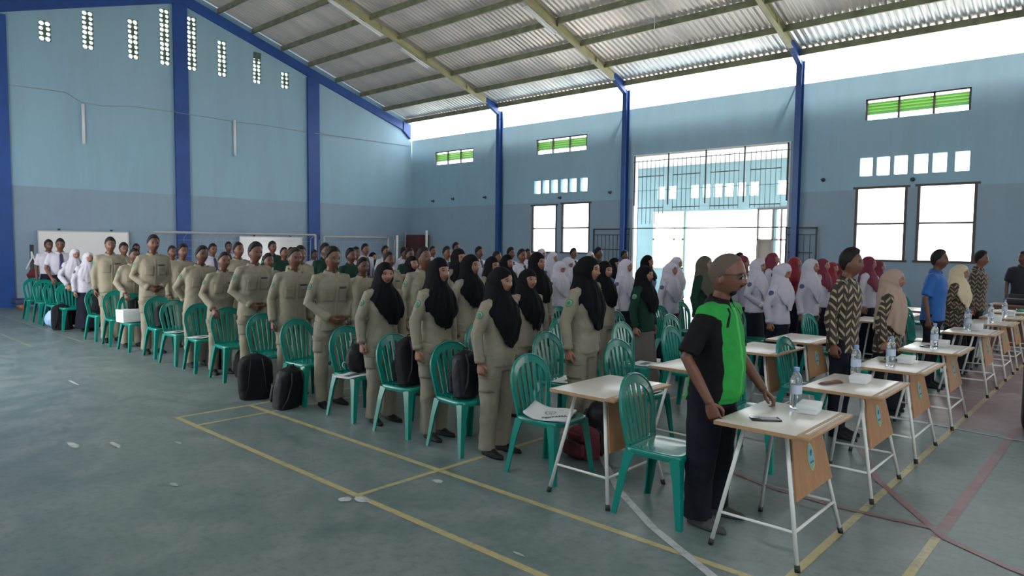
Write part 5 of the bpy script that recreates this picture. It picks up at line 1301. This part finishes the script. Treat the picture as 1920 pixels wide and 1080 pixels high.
white_box(5.50, 2.84, TZ, .05, 'white snack box on the second nearest front row desk', sz=(.12, .17, .055))
white_box(5.52, 4.12, TZ, .05, 'white snack box on the tall batik man\'s desk', sz=(.12, .17, .06))
white_box(5.52, 5.58, TZ, .05, 'white snack box on the beige-veiled woman\'s desk', sz=(.12, .17, .06))
white_box(5.52, 7.58, TZ, .05, 'white snack box on the royal blue man\'s desk', sz=(.12, .18, .08))
white_box(5.53, 9.02, TZ, .05, 'white snack box on the cream-veiled woman\'s desk', sz=(.12, .18, .08))
white_box(5.55, 10.2, TZ, .05, 'white snack box on the farther batik man\'s desk', sz=(.12, .18, .08))
white_box(3.56, 3.92, SZ, .1, 'small white box on chair seat left of green-shirted man', sz=(.1, .13, .09))
white_box(.60, 1.60, SZ+.02, .1, 'white printed carton beside crossed-hands khaki boy', sz=(.10, .10, .20))
e = white_box(-4.98, 1.26, SZ, .1, 'white carton bag with green handle on aisle chair', sz=(.26, .34, .20))
MB().tube([(-.135, .1, .2), (-.15, .05, .13), (-.15, -.04, .12), (-.135, -.1, .2)], .006, 6).build('handle', [M_TEAL], e)
# bottles
def make_bottle():
    r = empty('water_bottle')
    pr = [(.028, 0), (.033, .006), (.033, .02), (.031, .03), (.033, .04), (.033, .07), (.0315, .075), (.0325, .08), (.0325, .135), (.0315, .14), (.033, .15), (.0325, .165), (.026, .185), (.016, .200), (.0135, .205), (.0135, .218)]
    MB().lathe(pr, n=24).build('bottle_body', [M_PET], r)
    MB().lathe([(.0335, .082), (.0335, .133)], n=24, cap0=False, cap1=False).build('paper_label', [M_LABEL], r)
    MB().lathe([(.0155, .208), (.016, .211), (.016, .228), (.014, .231)], n=20).build('cap', [M_CAP], r); return r
BT = make_bottle(); first = True
for u, v, lab in ((5.46, 1.64, 'clear water bottle on the nearest desk'), (5.42, 3.00, 'clear water bottle at the far side of second nearest desk'), (5.47, 3.80, 'clear water bottle on the tall batik man\'s desk'),
                  (5.50, 5.30, 'clear water bottle on the beige-veiled woman\'s desk'), (5.45, 7.40, 'clear water bottle on the royal blue man\'s desk'), (5.40, 7.65, 'second bottle just behind, on royal blue man\'s desk'),
                  (5.50, 8.75, 'clear water bottle on the cream-veiled woman\'s desk'), (5.5, 10.0, 'clear water bottle on the farther batik man\'s desk')):
    o = BT if first else copy_tree(BT); first = False; o.location = (u, v, TZ); o.scale = (1.1, 1.1, 1.12); tag(o, lab, 'bottle', 'water bottles on the front desks')
# phone, fan, wallet
e = empty('mobile_phone', (5.45, 1.20, TZ), radians(38), 'black mobile phone lying on the nearest desk', 'phone')
MB().rbox((0, 0, .0045), (.17, .080, .009), .003).build('phone_body', [M_PHONE], e); MB().box((.018, 0, .0093), (.10, .066, .0006)).build('screen', [M_SCREEN], e)
e = empty('hand_fan', (5.36, 2.62, TZ), radians(70), 'dark brown folded hand fan on second nearest front desk', 'fan')
for k in range(7):
    MB().box((0, 0, .004+.0022*k), (.22-.004*k, .035, .0018), 0, Matrix.Rotation((k-3)*.035, 3, 'Z')).build('fan_blade', [M_BROWN], e)
tag(MB().lathe([(.0, 0), (.05, .001), (.055, .004), (.045, .008), (.0, .010)], n=18).build('round_case', [M_BROWN], None, (5.38, 4.02, TZ)), 'flat dark oval case on the tall batik man\'s desk', 'case')
tag(MB().rbox((0, 0, .005), (.15, .08, .01), .003).build('dark_wallet', [M_PHONE], None, (5.42, 5.42, TZ), 1.2), 'flat black wallet on the beige-veiled woman\'s desk', 'wallet')
tag(MB().rbox((0, 0, .02), (.12, .18, .04), .012).build('green_pouch', [M_TEAL], None, (5.55, 11.35, TZ), .2), 'green pouch on the farthest front row desk', 'pouch')
tag(MB().rbox((0, 0, .012), (.12, .16, .024), .006).build('green_notebook', [M_TEAL], None, (5.38, 4.22, TZ), .2), 'small green notebook behind white box on batik man\'s desk', 'notebook')
# white printed paper bag on the chair
e = empty('goodie_bag', (3.74, 1.30, SZ+.004), 0, 'white flat printed shopping bag lying on the second aisle chair', 'bag')
G_ = []
for j in range(13):
    for i in range(13):
        x, y = (i/12-.5)*.34, (j/12-.5)*.34; G_.append((x, y, .012+.10*max(0, .5-i/12)**1.5*1.6+.010*sin(9*y+5*x)+.006*sin(17*x)))
bgm = MB(); F = [(j*13+i, j*13+i+1, (j+1)*13+i+1, (j+1)*13+i) for j in range(12) for i in range(12)]
bgm.add(G_, F); off_ = [(x*.98, y*.98, max(.001, z-.018)) for x, y, z in G_]; bgm.add(off_, [f[::-1] for f in F])
RZ = Matrix.Rotation(radians(25), 3, 'Z'); bgm.v = [tuple(RZ @ Vector(p)) for p in bgm.v]
bd_ = [i for i in range(13)]+[j*13+12 for j in range(1, 13)]+[12*13+i for i in range(11, -1, -1)]+[j*13 for j in range(11, 0, -1)]
for k in range(len(bd_)): a_, b2x = bd_[k], bd_[(k+1) % len(bd_)]; bgm.f.append((a_, b2x, b2x+169, a_+169)); bgm.m.append(0); bgm.sm.append(True)
bagb = bgm.build('bag_body', [M_PAPER], e); bvb = bvh_of(bagb.data)
def drape(me, off=.0015):
    for v_ in me.vertices:
        r = bvb.ray_cast(Vector((v_.co.x, v_.co.y, .5)), Vector((0, 0, -1)), 1)
        v_.co.z = (r[0].z if r[0] is not None else .02)+off+v_.co.z
    return me
def text_mesh(s, size, mats, ext=.0005):
    cu = bpy.data.curves.new('t', 'FONT'); cu.body = s; cu.size = size; cu.align_x = 'CENTER'; cu.align_y = 'CENTER'; cu.extrude = ext; cu.offset = size*.03
    o = bpy.data.objects.new('t', cu); COL.objects.link(o); dg = bpy.context.evaluated_depsgraph_get(); dg.update()
    me = bpy.data.meshes.new_from_object(o.evaluated_get(dg)); bpy.data.objects.remove(o); me.materials.clear()
    for m_ in mats: me.materials.append(m_)
    return me
tm = text_mesh('PERTAMA', .044, [M_PRINT]); RT = Matrix.Rotation(radians(43), 4, 'Z'); tm.transform(Matrix.Translation((.080, -.050, 0)) @ RT); obj('printed_word', drape(tm), e)
em = MB()
for k in range(12):
    a = 2*PI*k/12
    for r0, r1 in ((.036, .044),): em.add([(r0*cos(a), r0*sin(a), 0), (r1*cos(a), r1*sin(a), 0), (r1*cos(a+.44), r1*sin(a+.44), 0), (r0*cos(a+.44), r0*sin(a+.44), 0)], [(0, 1, 2, 3)])
for k in range(5): a = 2*PI*k/5; em.add([(.006*cos(a-1), .006*sin(a-1), 0), (.026*cos(a), .026*sin(a), 0), (.006*cos(a+1), .006*sin(a+1), 0)], [(0, 1, 2)])
mm = em.mesh('printed_emblem', [M_PRINT]); mm.transform(Matrix.Translation((-.01, .015, 0))); obj('printed_emblem', drape(mm), e)
# light blue plastic bag, jacket
b_ = MB(); b_.ell((0, 0, .17), (.17, .16, .17), 18, 12); b_.ell((.03, .02, .32), (.06, .06, .09), 12, 8)
tag(obj('plastic_bag', fuse(b_, .012, 2, [M_LBLUE], 'plastic_bag', wr=.022, ws=1., seed=9), None, (-9.12, 1.22, 0)), 'light blue plastic bag on floor beside upright black backpack', 'bag')
b_ = MB(); b_.tube([(-.24, -.02, .86), (-.27, -.03, .70), (-.26, -.05, .50), (-.22, -.06, .40)], [.05, .11, .13, .07], 12); b_.tube([(-.24, .08, .85), (-.28, .10, .66), (-.30, .12, .52)], [.05, .09, .05], 12)
b_.tube([(-.2, 0, .88), (-.2, .15, .86)], .035, 10)
tag(obj('black_jacket', fuse(b_, .012, 2, [M_BLACK], 'jacket', wr=.012, ws=1., seed=9), None, (-6.50, 1.34, 0)), 'black jacket hanging over chair at leftmost khaki boy', 'jacket')

# ------------------------------------------------------------------ things against the walls
def whiteboard(v0, v1, z0, z1, lab):
    e = empty('whiteboard', (U0+.16, (v0+v1)/2, 0), 0, lab, 'whiteboard', 'whiteboards against the end wall'); hw_ = (v1-v0)/2
    R = Matrix.Rotation(-.05, 3, 'Y')
    MB().box((0, 0, (z0+z1)/2), (.02, 2*hw_-.05, z1-z0-.05), 0, R).build('panel', [M_CAN], e)
    f = MB()
    for y in (-hw_+.015, hw_-.015): f.box((0, y, (z0+z1)/2), (.035, .03, z1-z0), 0, R)
    for z in (z0+.015, z1-.015): f.box((-.05*(z-(z0+z1)/2), 0, z), (.035, 2*hw_, .03), 0, R)
    f.build('frame', [M_GALV], e)
    c = MB()
    for y in (-hw_*.55, hw_*.6): c.box((-.02, y, z1+.03), (.03, .06, .05))
    c.build('bracket', [M_BAR], e)
    l = MB()
    for y in (-hw_+.1, hw_-.1): l.b2((-.03, y-.02, 0), (.01, y+.02, z0+.02))
    l.build('leg', [M_GALV], e)
whiteboard(2.17, 4.36, .90, 1.99, 'large white board standing against end wall at far left')
whiteboard(7.61, 9.84, .85, 1.92, 'second white board against end wall behind the crowd')
M_GOAL = mat('weathered_white_goal_paint', (.42, .42, .42), .6)
def goal(v0, v1, u, h, lab):
    e = empty('goal_frame', (u, (v0+v1)/2, 0), 0, lab, 'goal', 'white goal frames by the end wall'); w2 = (v1-v0)/2
    for y in (-w2, w2): MB().tube([(0, y, 0), (0, y, h)], .035, 10).build('post', [M_GOAL], e)
    MB().tube([(0, -w2, h), (0, w2, h)], .035, 10).build('crossbar', [M_GOAL], e)
    f = MB()
    for y in (-w2, w2): f.tube([(0, y, h), (-.30, y, h-.12), (-.42, y, 0)], .014, 6)
    f.tube([(-.42, -w2, .02), (-.42, w2, .02)], .014, 6); f.build('rear_frame', [M_GOAL], e)
    n = MB()
    for k in range(int(2*w2/.24)+1):
        y = -w2+k*.24; n.tube([(0, y, h), (-.30, y, h-.14), (-.41, y, .02)], .003, 3)
    for z in np.arange(.1, h-.1, .24): n.tube([(-.41+.10*z/h, -w2, z), (-.41+.10*z/h, w2, z)], .003, 3)
    n.build('net', [M_PAPER], e)
goal(4.86, 10.05, U0+.62, 2.0, 'wide white goal frame with net, left, behind the khaki boys'); goal(10.38, 13.1, U0+.62, 1.95, 'smaller white goal frame right of the third blue pillar')
e = empty('net_post', (U0+.75, 2.0, 0), 0, 'dark net post with dark red wrapped net on wheeled blue base', 'post')
MB().rbox((0, .15, .20), (.5, 1.35, .14), .02).build('base', [mat('dark_blue_metal', (.02, .035, .10), .5)], e)
MB().tube([(0, -.1, .25), (0, -.1, 1.62)], .045, 12).build('pole', [M_BAR], e)
b_ = MB(); b_.tube([(.02, -.1, .72), (.03, -.1, .85), (.02, -.08, 1.0)], [.09, .14, .06], 12); obj('net_bundle', fuse(b_, .012, 2, [M_MAROON], 'net_bundle', wr=.012, seed=4), e)
for s_ in (1, -1): MB().tube([(.05, -.14*s_-.1, 1.0), (.07, -.02*s_-.1, 1.28), (.05, -.12-.0, 1.45)], .018, 8).build('rope', [M_PAPER], e)
for y in (-.4, .7): MB().tube([(.22, y, .07), (.28, y, .07)], .065, 14).build('wheel', [M_ORNG], e)
for (v, z0, z1, lab) in ((3.33, 4.35, 5.42, 'short white pipe on end wall between left pillars'), (7.55, 4.46, 5.58, 'short white pipe on end wall right of central pillar')):
    tag(MB().tube([(U0+.05, v, z0), (U0+.05, v, z1)], .04, 10).build('wall_pipe', [M_WHITE], None), lab, 'pipe', 'short white pipes on the end wall')
cb = MB(); cb.tube([(U0+.02, .6, 5.66), (U0+.02, 1.5, 5.64), (U0+.02, 2.4, 5.66), (U0+.02, 2.95, 5.66), (U0+.02, 3.3, 5.46), (U0+.02, 3.8, 5.44), (U0+.02, 4.6, 5.55), (U0+.11, 5.73, 5.54), (U0+.11, 6.13, 5.53), (U0+.02, 6.9, 5.54), (U0+.02, 7.5, 5.52), (U0+.02, 8.4, 5.55), (U0+.02, 10.1, 5.52), (U0+.11, 10.5, 5.51), (U0+.02, 12.5, 5.53), (U0+.02, 14.6, 5.55)], .010, 5)
tag(cb.build('wall_cable', [mat('pale_cable', (.30, .33, .36), .6)]), 'thin pale electric cable running across the end wall', 'cable')
for (u, v, h, lab) in ((-13.9, 13.62, 2.05, 'white pole standing near the corner left of bench frame'), (-13.1, 14.4, 2.25, 'white pole standing just right of red-brown cabinet')):
    tag(MB().tube([(u, v, 0), (u, v, h)], .05, 10).build('white_pole', [M_WHITE]), lab, 'pole')
e = empty('steel_rack', (-14.1, 13.86, 0), 0, 'bare pale metal rack frame standing in the far corner', 'rack')
f = MB(); f.tube([(0, -.25, 0), (0, -.2, 1.9)], .018, 6); f.tube([(0, .2, 0), (.05, .3, 2.2)], .018, 6)
for z in (.5, 1.1, 1.6, 1.85): f.tube([(0, -.22, z), (.03, .26, z)], .014, 6)
f.build('frame', [M_GALV], e)
e = empty('cabinet', (-13.72, 14.46, 0), 0, 'dark red-brown cabinet in the far corner', 'cabinet')
MB().rbox((0, 0, 1.04), (.82, .5, 2.08), .01).build('cabinet_body', [mat('red_brown_wood', (.07, .018, .020), .5, var=.1)], e); MB().rbox((0, -.26, 1.05), (.76, .02, 1.95), .005).build('door', [mat('red_brown_wood', ())], e)
# far right desk and black equipment
e = empty('brown_desk', (6.15, 12.05, 0), 0, 'brown wooden desk at the right edge before the navy polo man', 'desk')
MB().rbox((0, 0, .80), (2.2, .7, .04), .006).build('desk_top', [M_BROWN], e); MB().box((0, -.30, .45), (2.1, .03, .66)).build('front_panel', [M_BROWN], e)
for s_ in (1, -1): MB().box((1.04*s_, 0, .39), (.04, .6, .78)).build('side_panel', [M_BROWN], e)
e = empty('mixing_console', (5.70, 12.05, .82), 0, 'flat black equipment case on the brown desk', 'equipment')
MB().rbox((0, 0, .05), (.9, .42, .10), .01).build('case', [M_SPK], e); MB().rbox((0, .18, .12), (.86, .04, .10), .006).build('lid', [M_SPK], e)
e = empty('loudspeaker', (6.44, 5.62, 0), radians(8), 'black loudspeaker cabinet cut by the right picture edge', 'speaker')
MB().rbox((0, 0, .50), (.44, .42, .96), .05).build('cabinet_body', [M_SPK], e); MB().rbox((0, -.215, .50), (.36, .015, .84), .005).build('grille', [M_BLACK], e)
for sx in (1, -1):
    for sy in (1, -1): MB().lathe([(.025, 0), (.025, .03)], n=10).build('foot', [M_RUB], e, (.16*sx, .15*sy, 0))
bpy.context.view_layer.update()
